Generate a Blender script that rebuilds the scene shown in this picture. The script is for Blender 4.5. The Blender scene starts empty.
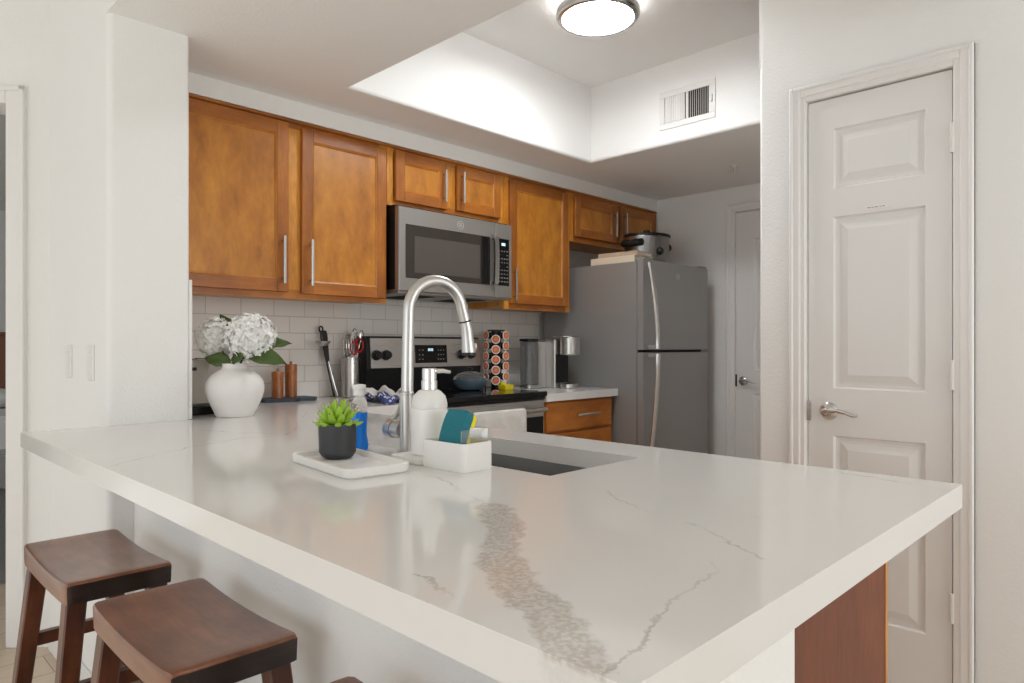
import bpy, bmesh, math, random
from mathutils import Vector, Matrix
random.seed(7)
S = bpy.context.scene
COL = S.collection
R = math.radians
PI = math.pi

# ------------------------------------------------------------------ camera
cam = bpy.data.objects.new('camera', bpy.data.cameras.new('camera'))
COL.objects.link(cam)
cam.location = (0, 0, 1.163)
cam.rotation_euler = (R(90), 0, R(44.5 - 90))
cam.data.sensor_width = 36
cam.data.lens = 685 / 1024 * 36
cam.data.shift_y = 4.8 / 1024
cam.data.clip_start = 0.02
S.camera = cam

# ------------------------------------------------------------------ world, lights, exposure
wd = bpy.data.worlds.new('world'); S.world = wd; wd.use_nodes = True
bg = wd.node_tree.nodes['Background']
bg.inputs['Color'].default_value = (0.95, 0.985, 1.0, 1)
bg.inputs['Strength'].default_value = 0.85
def area(name, loc, target, size, power, color=(1, 1, 1)):
    l = bpy.data.lights.new(name, 'AREA'); l.shape = 'RECTANGLE'; l.size, l.size_y = size; l.energy = power; l.color = color
    o = bpy.data.objects.new(name, l); COL.objects.link(o); o.location = loc
    o.rotation_euler = (Vector(target) - Vector(loc)).to_track_quat('-Z', 'Y').to_euler()
    return o
area('living_room_window_light', (-2.9, 0.6, 1.15), (1.5, 1.4, 1.35), (2.4, 1.9), 20, (0.92, 0.97, 1))
area('kitchen_fill_light', (1.7, -2.4, 1.25), (2.1, 2.6, 1.4), (1.8, 1.6), 30, (0.92, 0.97, 1))  # added fill, no window there; brightens the kitchen fronts and backsplash
sl = bpy.data.lights.new('bounce_sun', 'SUN'); sl.energy = 3.0; sl.angle = R(1.5); sl.color = (.86, .95, 1)  # added, unseen source that bounces light off the floor onto the ceilings
so_ = bpy.data.objects.new('bounce_sun', sl); COL.objects.link(so_); so_.rotation_euler = Vector((.766, .12, -.643)).to_track_quat('-Z', 'Y').to_euler()
S.view_settings.view_transform = 'Standard'
S.view_settings.look = 'None'
S.view_settings.gamma = 1
S.view_settings.use_curve_mapping = False
S.view_settings.exposure = 0.10
S.cycles.diffuse_bounces = 8

# ------------------------------------------------------------------ materials
def lin(c):
    c = c / 255
    return c / 12.92 if c <= 0.04045 else ((c + 0.055) / 1.055) ** 2.4
def rgb(r, g, b): return (lin(r), lin(g), lin(b), 1)
def newmat(name):
    m = bpy.data.materials.new(name); m.use_nodes = True
    nt = m.node_tree; b = nt.nodes['Principled BSDF']
    return m, nt, b
def sock(b, names, v):
    for n in names:
        if n in b.inputs: b.inputs[n].default_value = v; return
def mat(name, col, rough=0.5, metal=0.0, trans=0.0, ior=1.45, emit=None, es=1.0, bump=0.0, bscale=100, vary=0.0, vscale=20, coat=0.0, spec=None):
    m, nt, b = newmat(name)
    b.inputs['Base Color'].default_value = col
    b.inputs['Roughness'].default_value = rough
    b.inputs['Metallic'].default_value = metal
    b.inputs['IOR'].default_value = ior
    sock(b, ['Transmission Weight'], trans)
    sock(b, ['Coat Weight'], coat)
    if spec is not None: sock(b, ['Specular IOR Level'], spec)
    if emit: sock(b, ['Emission Color'], emit); sock(b, ['Emission Strength'], es)
    tc = nt.nodes.new('ShaderNodeTexCoord')
    if bump:
        n = nt.nodes.new('ShaderNodeTexNoise'); n.inputs['Scale'].default_value = bscale; n.inputs['Detail'].default_value = 3
        bp = nt.nodes.new('ShaderNodeBump'); bp.inputs['Strength'].default_value = bump; bp.inputs['Distance'].default_value = 0.004
        nt.links.new(tc.outputs['Object'], n.inputs['Vector']); nt.links.new(n.outputs['Fac'], bp.inputs['Height'])
        nt.links.new(bp.outputs['Normal'], b.inputs['Normal'])
    if vary:
        n = nt.nodes.new('ShaderNodeTexNoise'); n.inputs['Scale'].default_value = vscale; n.inputs['Detail'].default_value = 4
        mx = nt.nodes.new('ShaderNodeMix'); mx.data_type = 'RGBA'
        mx.inputs['A'].default_value = col
        mx.inputs['B'].default_value = (col[0] * (1 - vary), col[1] * (1 - vary), col[2] * (1 - vary), 1)
        nt.links.new(tc.outputs['Object'], n.inputs['Vector']); nt.links.new(n.outputs['Fac'], mx.inputs['Factor'])
        nt.links.new(mx.outputs['Result'], b.inputs['Base Color'])
    return m
def wood(name, c1, c2, c3, axis='z', rough=0.35, grain=14, stretch=0.12, blotch=5, gstr=0.35, coat=0.15):
    m, nt, b = newmat(name); L = nt.links.new
    tc = nt.nodes.new('ShaderNodeTexCoord'); mp = nt.nodes.new('ShaderNodeMapping')
    sc = {'x': (stretch, 1, 1), 'y': (1, stretch, 1), 'z': (1, 1, stretch)}[axis]
    mp.inputs['Scale'].default_value = sc
    L(tc.outputs['Object'], mp.inputs['Vector'])
    g = nt.nodes.new('ShaderNodeTexNoise'); g.inputs['Scale'].default_value = grain * 8; g.inputs['Detail'].default_value = 5; g.inputs['Distortion'].default_value = .6
    L(mp.outputs['Vector'], g.inputs['Vector'])
    bl = nt.nodes.new('ShaderNodeTexNoise'); bl.inputs['Scale'].default_value = blotch; bl.inputs['Detail'].default_value = 6; bl.inputs['Roughness'].default_value = .6
    mp2 = nt.nodes.new('ShaderNodeMapping'); mp2.inputs['Scale'].default_value = tuple(0.6 if v == stretch else 1.3 for v in sc)
    L(tc.outputs['Object'], mp2.inputs['Vector']); L(mp2.outputs['Vector'], bl.inputs['Vector'])
    cr = nt.nodes.new('ShaderNodeValToRGB'); e = cr.color_ramp.elements
    e[0].position = .28; e[0].color = c1; e[1].position = .72; e[1].color = c3
    k = e.new(.5); k.color = c2
    L(bl.outputs['Fac'], cr.inputs['Fac'])
    mx = nt.nodes.new('ShaderNodeMix'); mx.data_type = 'RGBA'; mx.blend_type = 'MULTIPLY'
    mx.inputs['Factor'].default_value = gstr
    gr = nt.nodes.new('ShaderNodeMapRange'); gr.inputs['From Min'].default_value = .35; gr.inputs['From Max'].default_value = .65; gr.inputs['To Min'].default_value = .45; gr.inputs['To Max'].default_value = 1.25
    L(g.outputs['Fac'], gr.inputs['Value'])
    L(cr.outputs['Color'], mx.inputs['A']); L(gr.outputs['Result'], mx.inputs['B'])
    L(mx.outputs['Result'], b.inputs['Base Color'])
    b.inputs['Roughness'].default_value = rough; sock(b, ['Coat Weight'], coat); sock(b, ['Coat Roughness'], .2)
    return m
def steel(name, col, rough=0.3, axis='z', metal=1.0):
    m, nt, b = newmat(name); L = nt.links.new
    b.inputs['Base Color'].default_value = col; b.inputs['Metallic'].default_value = metal
    tc = nt.nodes.new('ShaderNodeTexCoord'); mp = nt.nodes.new('ShaderNodeMapping')
    mp.inputs['Scale'].default_value = {'x': (.02, 1, 1), 'y': (1, .02, 1), 'z': (1, 1, .02)}[axis]
    n = nt.nodes.new('ShaderNodeTexNoise'); n.inputs['Scale'].default_value = 400
    L(tc.outputs['Object'], mp.inputs['Vector']); L(mp.outputs['Vector'], n.inputs['Vector'])
    mr = nt.nodes.new('ShaderNodeMapRange'); mr.inputs['To Min'].default_value = rough * .8; mr.inputs['To Max'].default_value = rough * 1.3
    L(n.outputs['Fac'], mr.inputs['Value']); L(mr.outputs['Result'], b.inputs['Roughness'])
    return m
M = {}
M['wall'] = mat('wall_paint', (.83, .83, .815, 1), .75, bump=.35, bscale=130)
M['ceiling'] = mat('ceiling_paint', (.87, .87, .86, 1), .85, bump=.4, bscale=110)
M['trim'] = mat('trim_paint', (.80, .79, .775, 1), .4)
M['door'] = mat('door_paint', (.77, .76, .745, 1), .42)
MAPLE = (rgb(136, 76, 22), rgb(164, 96, 28), rgb(190, 118, 40))
M['maple'] = wood('maple_stained', *MAPLE, axis='z', gstr=.22)
M['maple_x'] = wood('maple_stained_rail', rgb(134, 74, 22), rgb(166, 96, 28), rgb(194, 122, 42), axis='x', gstr=.2)
M['maple_frame'] = wood('maple_face_frame', rgb(180, 110, 28), rgb(206, 136, 42), rgb(224, 156, 62), axis='z')
M['maple_panel'] = wood('maple_door_panel', rgb(154, 92, 26), rgb(186, 118, 34), rgb(206, 140, 48), axis='z', blotch=8, grain=6, gstr=.14, stretch=.4)
M['end_panel'] = wood('end_panel_wood', rgb(104, 56, 32), rgb(120, 64, 36), rgb(134, 76, 44), axis='z', rough=.6, blotch=3, grain=14, coat=0)
M['stool_wood'] = wood('stool_seat_wood', rgb(70, 36, 20), rgb(122, 70, 42), rgb(164, 106, 70), axis='y', rough=.3, blotch=4.5, grain=6, coat=.35, gstr=.35)
M['stool_leg'] = wood('stool_leg_wood', rgb(56, 28, 16), rgb(86, 44, 24), rgb(116, 64, 36), axis='z', rough=.35, blotch=9, grain=10)
M['stool_dark'] = wood('stool_end_grain', rgb(28, 20, 18), rgb(40, 28, 24), rgb(56, 38, 30), axis='x', rough=.3, blotch=9)
M['steel'] = steel('brushed_steel', (.60, .585, .565, 1), .28, 'x')
M['steel_v'] = steel('brushed_steel_vertical', (.60, .585, .57, 1), .34, 'z')
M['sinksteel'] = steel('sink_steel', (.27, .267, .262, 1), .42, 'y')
M['darksteel'] = steel('slow_cooker_steel', (.30, .295, .285, 1), .3, 'z')
M['nickel'] = mat('satin_nickel', (.62, .61, .59, 1), .25, 1)
M['chrome'] = mat('chrome', (.8, .8, .8, 1), .12, 1)
M['slate'] = steel('slate_fridge_finish', (.325, .322, .315, 1), .42, 'z', metal=.4)
M['slate_dark'] = mat('slate_gasket', rgb(50, 48, 46), .6)
M['slate_micro'] = steel('slate_microwave_finish', (.35, .332, .31, 1), .38, 'x', metal=.7)
M['black'] = mat('black_plastic', rgb(22, 22, 23), .35)
M['blackglass'] = mat('black_glass', rgb(14, 14, 15), .07)
M['darkwin'] = mat('microwave_window', rgb(58, 52, 48), .12)
M['darkwin2'] = mat('microwave_window_mesh', rgb(84, 78, 73), .2)
M['white'] = mat('white_ceramic', (.84, .83, .81, 1), .3)
M['whitematte'] = mat('matte_white_ceramic', (.83, .81, .79, 1), .55)
M['whiteplastic'] = mat('white_plastic', (.80, .80, .79, 1), .4)
M['offwhite'] = mat('cream_plastic', (.62, .59, .54, 1), .35)
M['button2'] = mat('emblem_metal', rgb(190, 186, 180), .35, .3)
M['button'] = mat('keypad_print', rgb(150, 148, 144), .5)
M['display'] = mat('lit_display', (.5, .8, .9, 1), .4, emit=(.6, .85, 1, 1), es=.5)
M['slate_stone'] = mat('slate_stone', rgb(62, 72, 82), .55, vary=.3)
M['millwood'] = wood('mill_wood', rgb(130, 72, 32), rgb(154, 90, 44), rgb(176, 108, 56), axis='z', blotch=12)
M['charcoal'] = mat('charcoal_pot', rgb(56, 58, 60), .5)
M['soil'] = mat('soil', rgb(50, 40, 32), .9)
M['succ'] = mat('succulent_leaf', rgb(164, 204, 66), .45, vary=.3, vscale=40)
M['succtip'] = mat('succulent_leaf_tip', rgb(120, 82, 52), .5)
M['petal'] = mat('hydrangea_petal', (.86, .86, .84, 1), .6)
M['leaf'] = mat('leaf_green', rgb(84, 106, 50), .5, vary=.45, vscale=25)
M['stem'] = mat('stem_brown', rgb(70, 58, 36), .7)
M['blue'] = mat('blue_soap', rgb(20, 130, 240), .15, emit=None)
M['clear'] = mat('clear_plastic', (.93, .94, .94, 1), .05, trans=.92, ior=1.2)
M['glass'] = mat('clear_glass', (.95, .96, .96, 1), .03, trans=.95, ior=1.3)
M['teal'] = mat('teal_scrubber', rgb(44, 132, 146), .9, bump=.8, bscale=400, vary=.3, vscale=200)
M['yellow'] = mat('yellow_foam', rgb(238, 218, 30), .8)
M['red'] = mat('red_handle', rgb(178, 22, 26), .4)
M['copper'] = mat('pod_foil_copper', rgb(226, 120, 76), .35, .2, vary=.4, vscale=120)
M['podwhite'] = mat('pod_cup_white', rgb(226, 220, 210), .5)
M['towel'] = mat('towel_cloth', (.75, .73, .69, 1), .95, bump=.5, bscale=300, vary=.35, vscale=22)
M['towelblue'] = mat('towel_blue_print', rgb(70, 86, 150), .95, bump=.5, bscale=300, vary=.5, vscale=60)
M['enamel'] = mat('blue_grey_enamel', rgb(84, 104, 116), .25)
M['book1'] = mat('book_cover_cream', rgb(222, 208, 186), .7)
M['book2'] = mat('book_cover_tan', rgb(206, 182, 156), .7, vary=.4, vscale=40)
M['page'] = mat('book_pages', rgb(228, 222, 208), .9)
M['lamp'] = mat('lamp_diffuser', (1, 1, 1, 1), .5, emit=(.96, .985, 1, 1), es=64)
M['lampside'] = mat('lamp_side_glow', (1, 1, 1, 1), .5, emit=(1, .98, .96, 1), es=10)
M['dark'] = mat('vent_dark', rgb(44, 38, 32), .8)
M['headboard'] = mat('headboard_leather', rgb(128, 84, 64), .6)
M['bedding'] = mat('bedding_white', (.78, .78, .77, 1), .9)
M['carpet'] = mat('carpet_grey', rgb(140, 138, 136), 1, vary=.35, vscale=60)
M['bedbase'] = mat('bed_base_grey', rgb(176, 174, 172), .9)
M['tankglass'] = mat('tinted_tank', (.42, .42, .42, 1), .08, trans=.75, ior=1.2)

def brick_tile():
    m, nt, b = newmat('subway_tile'); L = nt.links.new
    tc = nt.nodes.new('ShaderNodeTexCoord'); sp = nt.nodes.new('ShaderNodeSeparateXYZ'); cb = nt.nodes.new('ShaderNodeCombineXYZ')
    L(tc.outputs['Object'], sp.inputs[0])
    ad = nt.nodes.new('ShaderNodeMath'); ad.operation = 'ADD'; L(sp.outputs['X'], ad.inputs[0]); L(sp.outputs['Y'], ad.inputs[1])
    zz = nt.nodes.new('ShaderNodeMath'); zz.operation = 'SUBTRACT'; L(sp.outputs['Z'], zz.inputs[0]); zz.inputs[1].default_value = .916
    L(ad.outputs[0], cb.inputs['X']); L(zz.outputs[0], cb.inputs['Y'])
    br = nt.nodes.new('ShaderNodeTexBrick')
    br.inputs['Scale'].default_value = 1; br.inputs['Brick Width'].default_value = .155; br.inputs['Row Height'].default_value = .0775
    br.inputs['Mortar Size'].default_value = .0018; br.inputs['Mortar Smooth'].default_value = .3
    br.inputs['Color1'].default_value = (.82, .80, .77, 1); br.inputs['Color2'].default_value = (.77, .75, .72, 1); br.inputs['Mortar'].default_value = (.56, .54, .515, 1)
    L(cb.outputs[0], br.inputs['Vector']); L(br.outputs['Color'], b.inputs['Base Color'])
    bp = nt.nodes.new('ShaderNodeBump'); bp.invert = True; bp.inputs['Strength'].default_value = .6; bp.inputs['Distance'].default_value = .003
    L(br.outputs['Fac'], bp.inputs['Height']); L(bp.outputs['Normal'], b.inputs['Normal'])
    b.inputs['Roughness'].default_value = .18
    return m
M['tile'] = brick_tile()
def floor_mat():
    m, nt, b = newmat('plank_floor'); L = nt.links.new
    tc = nt.nodes.new('ShaderNodeTexCoord')
    br = nt.nodes.new('ShaderNodeTexBrick'); br.inputs['Scale'].default_value = 1; br.inputs['Brick Width'].default_value = 1.2; br.inputs['Row Height'].default_value = .18
    br.inputs['Mortar Size'].default_value = .0015
    br.inputs['Color1'].default_value = rgb(222, 204, 184); br.inputs['Color2'].default_value = rgb(208, 188, 166); br.inputs['Mortar'].default_value = rgb(150, 124, 100)
    mp = nt.nodes.new('ShaderNodeMapping'); mp.inputs['Scale'].default_value = (.08, 1, 1)
    n = nt.nodes.new('ShaderNodeTexNoise'); n.inputs['Scale'].default_value = 60; n.inputs['Detail'].default_value = 4
    L(tc.outputs['Object'], br.inputs['Vector']); L(tc.outputs['Object'], mp.inputs['Vector']); L(mp.outputs[0], n.inputs['Vector'])
    mx = nt.nodes.new('ShaderNodeMix'); mx.data_type = 'RGBA'; mx.blend_type = 'MULTIPLY'; mx.inputs['Factor'].default_value = .3
    L(br.outputs['Color'], mx.inputs['A']); L(n.outputs['Fac'], mx.inputs['B']); L(mx.outputs['Result'], b.inputs['Base Color'])
    b.inputs['Roughness'].default_value = .45
    return m
M['floor'] = floor_mat()

def quartz():
    """White quartz with one wide gritty vein and several hairline veins, each a polyline across the slab."""
    m, nt, b = newmat('veined_quartz'); L = nt.links.new; N = nt.nodes.new
    tc = N('ShaderNodeTexCoord')
    flat = N('ShaderNodeVectorMath'); flat.operation = 'MULTIPLY'; flat.inputs[1].default_value = (1, 1, 0); L(tc.outputs['Object'], flat.inputs[0])
    nz = N('ShaderNodeTexNoise'); nz.inputs['Scale'].default_value = 22; nz.inputs['Detail'].default_value = 6; nz.inputs['Roughness'].default_value = .65
    L(tc.outputs['Object'], nz.inputs['Vector'])
    ce = N('ShaderNodeVectorMath'); ce.operation = 'SUBTRACT'; ce.inputs[1].default_value = (.5, .5, .5); L(nz.outputs['Color'], ce.inputs[0])
    sc = N('ShaderNodeVectorMath'); sc.operation = 'MULTIPLY'; sc.inputs[1].default_value = (.055, .055, 0); L(ce.outputs[0], sc.inputs[0])
    pos = N('ShaderNodeVectorMath'); pos.operation = 'ADD'; L(flat.outputs[0], pos.inputs[0]); L(sc.outputs[0], pos.inputs[1])
    def seg(a, c):
        ab = Vector((c[0] - a[0], c[1] - a[1], 0)); ll = ab.length_squared
        s = N('ShaderNodeVectorMath'); s.operation = 'SUBTRACT'; L(pos.outputs[0], s.inputs[0]); s.inputs[1].default_value = (a[0], a[1], 0)
        d = N('ShaderNodeVectorMath'); d.operation = 'DOT_PRODUCT'; L(s.outputs[0], d.inputs[0]); d.inputs[1].default_value = ab / ll
        cl = N('ShaderNodeClamp'); L(d.outputs['Value'], cl.inputs['Value'])
        v = N('ShaderNodeVectorMath'); v.operation = 'SCALE'; v.inputs[0].default_value = ab; L(cl.outputs[0], v.inputs['Scale'])
        e = N('ShaderNodeVectorMath'); e.operation = 'DISTANCE'; L(s.outputs[0], e.inputs[0]); L(v.outputs[0], e.inputs[1])
        return e.outputs['Value']
    def poly(pts):
        out = None
        for a, c in zip(pts, pts[1:]):
            d = seg(a, c)
            if out is None: out = d
            else:
                mn = N('ShaderNodeMath'); mn.operation = 'MINIMUM'; L(out, mn.inputs[0]); L(d, mn.inputs[1]); out = mn.outputs[0]
        return out
    def mn_(a, c):
        q = N('ShaderNodeMath'); q.operation = 'MINIMUM'; L(a, q.inputs[0]); L(c, q.inputs[1]); return q.outputs[0]
    def step(d, lo, hi):
        r = N('ShaderNodeMapRange'); r.interpolation_type = 'SMOOTHSTEP'; r.inputs['From Min'].default_value = lo; r.inputs['From Max'].default_value = hi
        r.inputs['To Min'].default_value = 1; r.inputs['To Max'].default_value = 0; L(d, r.inputs['Value']); return r.outputs['Result']
    def mul(a, c):
        q = N('ShaderNodeMath'); q.operation = 'MULTIPLY'; L(a, q.inputs[0])
        if isinstance(c, float): q.inputs[1].default_value = c
        else: L(c, q.inputs[1])
        return q.outputs[0]
    wide = poly([(.735, .765), (.700, .715), (.655, .65), (.560, .575), (.505, .483), (.465, .400), (.415, .33)])
    tail = poly([(.809, 1.105), (.825, 1.001), (.77, .875), (.735, .77)])
    hair = [[(.379, 1.55), (.43, 1.59), (.53, 1.665), (.647, 1.75), (.80, 1.81), (.93, 1.80), (1.05, 1.95)],
            [(1.44, .70), (1.467, .584), (1.409, .464), (1.39, .372), (1.36, .28)],
            [(.86, .50), (.851, .475), (.817, .42), (.772, .355)], [(.963, .456), (.944, .411)],
            [(.72, .385), (.703, .368), (.621, .363), (.56, .349), (.488, .328), (.42, .31)],
            [(.8, 2.082), (.86, 1.93), (.94, 1.80)], [(.46, .592), (.446, .541), (.435, .513)], [(.95, .70), (.91, .65), (.876, .571)],
            [(1.3, 2.95), (1.5, 2.7), (1.46, 2.5), (1.6, 2.4)], [(1.2, 2.2), (1.32, 2.4), (1.30, 2.7)]]
    hd = tail
    for h in hair: hd = mn_(hd, poly(h))
    # breaks the hairlines up
    n2 = N('ShaderNodeTexNoise'); n2.inputs['Scale'].default_value = 9; L(tc.outputs['Object'], n2.inputs['Vector'])
    br = N('ShaderNodeMapRange'); br.inputs['From Min'].default_value = .38; br.inputs['From Max'].default_value = .62; br.inputs['To Min'].default_value = .05; br.inputs['To Max'].default_value = .42; L(n2.outputs['Fac'], br.inputs['Value'])
    hm = mul(step(hd, .0004, .0038), br.outputs['Result'])
    vor = N('ShaderNodeTexNoise'); vor.inputs['Scale'].default_value = 180; vor.inputs['Detail'].default_value = 3; L(tc.outputs['Object'], vor.inputs['Vector'])
    gr = N('ShaderNodeMapRange'); gr.inputs['From Min'].default_value = .36; gr.inputs['From Max'].default_value = .60; gr.inputs['To Min'].default_value = .20; gr.inputs['To Max'].default_value = .52; L(vor.outputs['Fac'], gr.inputs['Value'])
    wm = mul(step(wide, .020, .030), gr.outputs['Result'])
    cloud = N('ShaderNodeTexNoise'); cloud.inputs['Scale'].default_value = 3.5; cloud.inputs['Detail'].default_value = 5; L(tc.outputs['Object'], cloud.inputs['Vector'])
    base = N('ShaderNodeMix'); base.data_type = 'RGBA'; base.inputs['A'].default_value = (.74, .73, .715, 1); base.inputs['B'].default_value = (.70, .69, .672, 1); L(cloud.outputs['Fac'], base.inputs['Factor'])
    sz = N('ShaderNodeSeparateXYZ'); L(tc.outputs['Object'], sz.inputs[0])
    zr = N('ShaderNodeMapRange'); zr.inputs['From Min'].default_value = .908; zr.inputs['From Max'].default_value = .9135; zr.inputs['To Min'].default_value = .25; L(sz.outputs['Z'], zr.inputs['Value'])
    hm = mul(hm, zr.outputs['Result']); wm = mul(wm, zr.outputs['Result'])
    m1 = N('ShaderNodeMix'); m1.data_type = 'RGBA'; m1.inputs['B'].default_value = rgb(128, 112, 100); L(hm, m1.inputs['Factor']); L(base.outputs['Result'], m1.inputs['A'])
    m2 = N('ShaderNodeMix'); m2.data_type = 'RGBA'; m2.inputs['B'].default_value = rgb(156, 138, 118); L(wm, m2.inputs['Factor']); L(m1.outputs['Result'], m2.inputs['A'])
    L(m2.outputs['Result'], b.inputs['Base Color'])
    b.inputs['Roughness'].default_value = .09; sock(b, ['Specular IOR Level'], .36)
    return m
M['quartz'] = quartz()

# ------------------------------------------------------------------ mesh helpers
WLD = {}
class MB:
    """Collects shapes; build() links them as ONE mesh object."""
    def __init__(self): self.bm = bmesh.new()
    def box(self, x0, x1, y0, y1, z0, z1, bev=0, seg=2, mi=0, mtx=None):
        r = bmesh.ops.create_cube(self.bm, size=1); vs = r['verts']
        for v in vs:
            v.co = Vector(((x0 + x1) / 2 + v.co.x * (x1 - x0), (y0 + y1) / 2 + v.co.y * (y1 - y0), (z0 + z1) / 2 + v.co.z * (z1 - z0)))
        fs = set(f for v in vs for f in v.link_faces)
        if bev:
            es = list(set(e for v in vs for e in v.link_edges))
            q = bmesh.ops.bevel(self.bm, geom=es, offset=bev, segments=seg, profile=.5, affect='EDGES')
            vs = set(q['verts']); 
            for f in list(fs):
                if f.is_valid: vs.update(f.verts)
            fs = set(f for v in vs for f in v.link_faces)
        for f in fs:
            if f.is_valid: f.material_index = mi
        if mtx: 
            for v in set(vs): v.co = mtx @ v.co
        return self
    def rbox(self, x0, x1, y0, y1, z0, z1, r=.02, seg=5, top=0.003, mi=0, mtx=None):
        """box with vertical corners rounded by r and a small rounding on top and bottom"""
        pts = []
        for cx, cy, a0 in ((x1 - r, y1 - r, 0), (x0 + r, y1 - r, 90), (x0 + r, y0 + r, 180), (x1 - r, y0 + r, 270)):
            for k in range(seg + 1):
                a = R(a0 + 90 * k / seg); pts.append((cx, cy, r, a))
        loops = []
        prof = [(-top, z0), (0, z0 + top), (0, z1 - top), (-top * .3, z1 - top * .3), (-top, z1)] if top else [(0, z0), (0, z1)]
        for off, z in prof:
            loops.append([(cx + (rr + off) * math.cos(a), cy + (rr + off) * math.sin(a), z) for cx, cy, rr, a in pts])
        self.loft(loops, True, True, mi=mi, mtx=mtx); return self
    def loft(self, loops, cap0=False, cap1=False, closed=True, mi=0, mtx=None):
        L = [[self.bm.verts.new(mtx @ Vector(p) if mtx else p) for p in lp] for lp in loops]
        n = len(L[0]); fs = []
        for a, b in zip(L, L[1:]):
            for i in range(n if closed else n - 1):
                j = (i + 1) % n
                fs.append(self.bm.faces.new((a[i], a[j], b[j], b[i])))
        if cap0: fs.append(self.bm.faces.new(list(reversed(L[0]))))
        if cap1: fs.append(self.bm.faces.new(L[-1]))
        for f in fs: f.material_index = mi
        return self
    def lathe(self, prof, c=(0, 0, 0), seg=32, sx=1, sy=1, mi=0, cap0=True, cap1=True, mtx=None):
        self.loft([[(c[0] + r * sx * math.cos(2 * PI * k / seg), c[1] + r * sy * math.sin(2 * PI * k / seg), c[2] + z) for k in range(seg)] for r, z in prof], cap0, cap1, mi=mi, mtx=mtx)
        return self
    def tube(self, pts, rad, seg=12, mi=0, sx=1.0, cap=True, up=None):
        pts = [Vector(p) for p in pts]
        rads = rad if isinstance(rad, (list, tuple)) else [rad] * len(pts)
        loops = []; prev = None
        for i, p in enumerate(pts):
            t = (pts[min(i + 1, len(pts) - 1)] - pts[max(i - 1, 0)]).normalized()
            if prev is None:
                ref = Vector(up) if up else (Vector((0, 0, 1)) if abs(t.z) < .9 else Vector((1, 0, 0)))
                u = t.cross(ref).normalized()
            else:
                u = (prev - t * prev.dot(t)).normalized()
            prev = u; w = t.cross(u)
            loops.append([tuple(p + (u * math.cos(2 * PI * k / seg) * sx + w * math.sin(2 * PI * k / seg)) * rads[i]) for k in range(seg)])
        self.loft(loops, cap, cap, mi=mi); return self
    def bar(self, p0, p1, w, h, mi=0, w1=None, h1=None, up=(0, 0, 1)):
        """rectangular bar from p0 to p1, optionally tapering"""
        p0, p1 = Vector(p0), Vector(p1); t = (p1 - p0).normalized()
        ref = Vector(up)
        if abs(t.dot(ref)) > .98: ref = Vector((0, 1, 0))
        u = t.cross(ref).normalized(); v = u.cross(t)
        w1 = w1 or w; h1 = h1 or h
        def ring(p, a, b): return [tuple(p + u * s * a / 2 + v * q * b / 2) for s, q in ((-1, -1), (1, -1), (1, 1), (-1, 1))]
        self.loft([ring(p0, w, h), ring(p1, w1, h1)], True, True, mi=mi); return self
    def sphere(self, c, r, seg=16, sz=1.0, sx=1.0, sy=1.0, mi=0):
        prof = [(r * math.sin(PI * k / 10), -r * math.cos(PI * k / 10) * sz) for k in range(1, 10)]
        self.lathe(prof, c, seg, sx, sy, mi=mi); return self
    def prism(self, poly, z0, z1, mi=0):
        self.loft([[(x, y, z0) for x, y in poly], [(x, y, z1) for x, y in poly]], True, True, mi=mi); return self
    def quad(self, *p, mi=0):
        f = self.bm.faces.new([self.bm.verts.new(q) for q in p]); f.material_index = mi; return self
    def build(self, name, mats, parent=None, smooth=True, recalc=True, mod=None):
        bm = self.bm
        if recalc: bmesh.ops.recalc_face_normals(bm, faces=bm.faces[:])
        me = bpy.data.meshes.new(name); 
        if smooth:
            for f in bm.faces: f.smooth = True
            for e in bm.edges:
                if len(e.link_faces) == 2 and e.calc_face_angle(0) > R(35): e.smooth = False
        bm.to_mesh(me); bm.free()
        for mm in (mats if isinstance(mats, (list, tuple)) else [mats]): me.materials.append(mm)
        o = bpy.data.objects.new(name, me); COL.objects.link(o)
        if smooth:
            wn = o.modifiers.new('normals', 'WEIGHTED_NORMAL'); wn.keep_sharp = True
        if parent is not None:
            o.parent = parent; o.matrix_parent_inverse = WLD[parent.name].inverted()
        WLD[o.name] = Matrix.Identity(4) if parent is not None else Matrix.Identity(4)
        return o
def thing(name, label, cat, loc=(0, 0, 0), group=None):
    o = bpy.data.objects.new(name, None); COL.objects.link(o); o.location = loc; o.empty_display_size = .05
    WLD[o.name] = Matrix.Translation(loc)
    o['label'] = label; o['category'] = cat
    if group: o['group'] = group
    return o
def tag(o, label, cat, group=None):
    o['label'] = label; o['category'] = cat
    if group: o['group'] = group
    return o
def struct(o): o['kind'] = 'structure'; return o
def dup(root, loc, rotz, label, group=None):
    r = root.copy(); COL.objects.link(r); r.location = loc; r.rotation_euler = (0, 0, rotz); r['label'] = label
    if group: r['group'] = group
    for ch in list(root.children):
        c = ch.copy(); COL.objects.link(c); c.parent = r
        for g in list(ch.children):
            d = g.copy(); COL.objects.link(d); d.parent = c
    return r
class Frame:
    """Maps panel coordinates (u across, v up, n out of the face) into the room."""
    def __init__(s, o, U, N): s.o = Vector(o); s.U = Vector(U); s.N = Vector(N)
    def __call__(s, u, v, n): return tuple(s.o + s.U * u + Vector((0, 0, v)) + s.N * n)
def nested(mb, F, rect, steps, mi=0, mif=None, cap0=True):
    u0, u1, v0, v1 = rect; loops = []
    for ins, n in steps:
        loops.append([F(u0 + ins, v0 + ins, n), F(u1 - ins, v0 + ins, n), F(u1 - ins, v1 - ins, n), F(u0 + ins, v1 - ins, n)])
    mb.loft(loops, cap0, False, mi=mi)
    f = mb.bm.faces.new([mb.bm.verts.new(p) for p in loops[-1]]); f.material_index = mi if mif is None else mif
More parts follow.
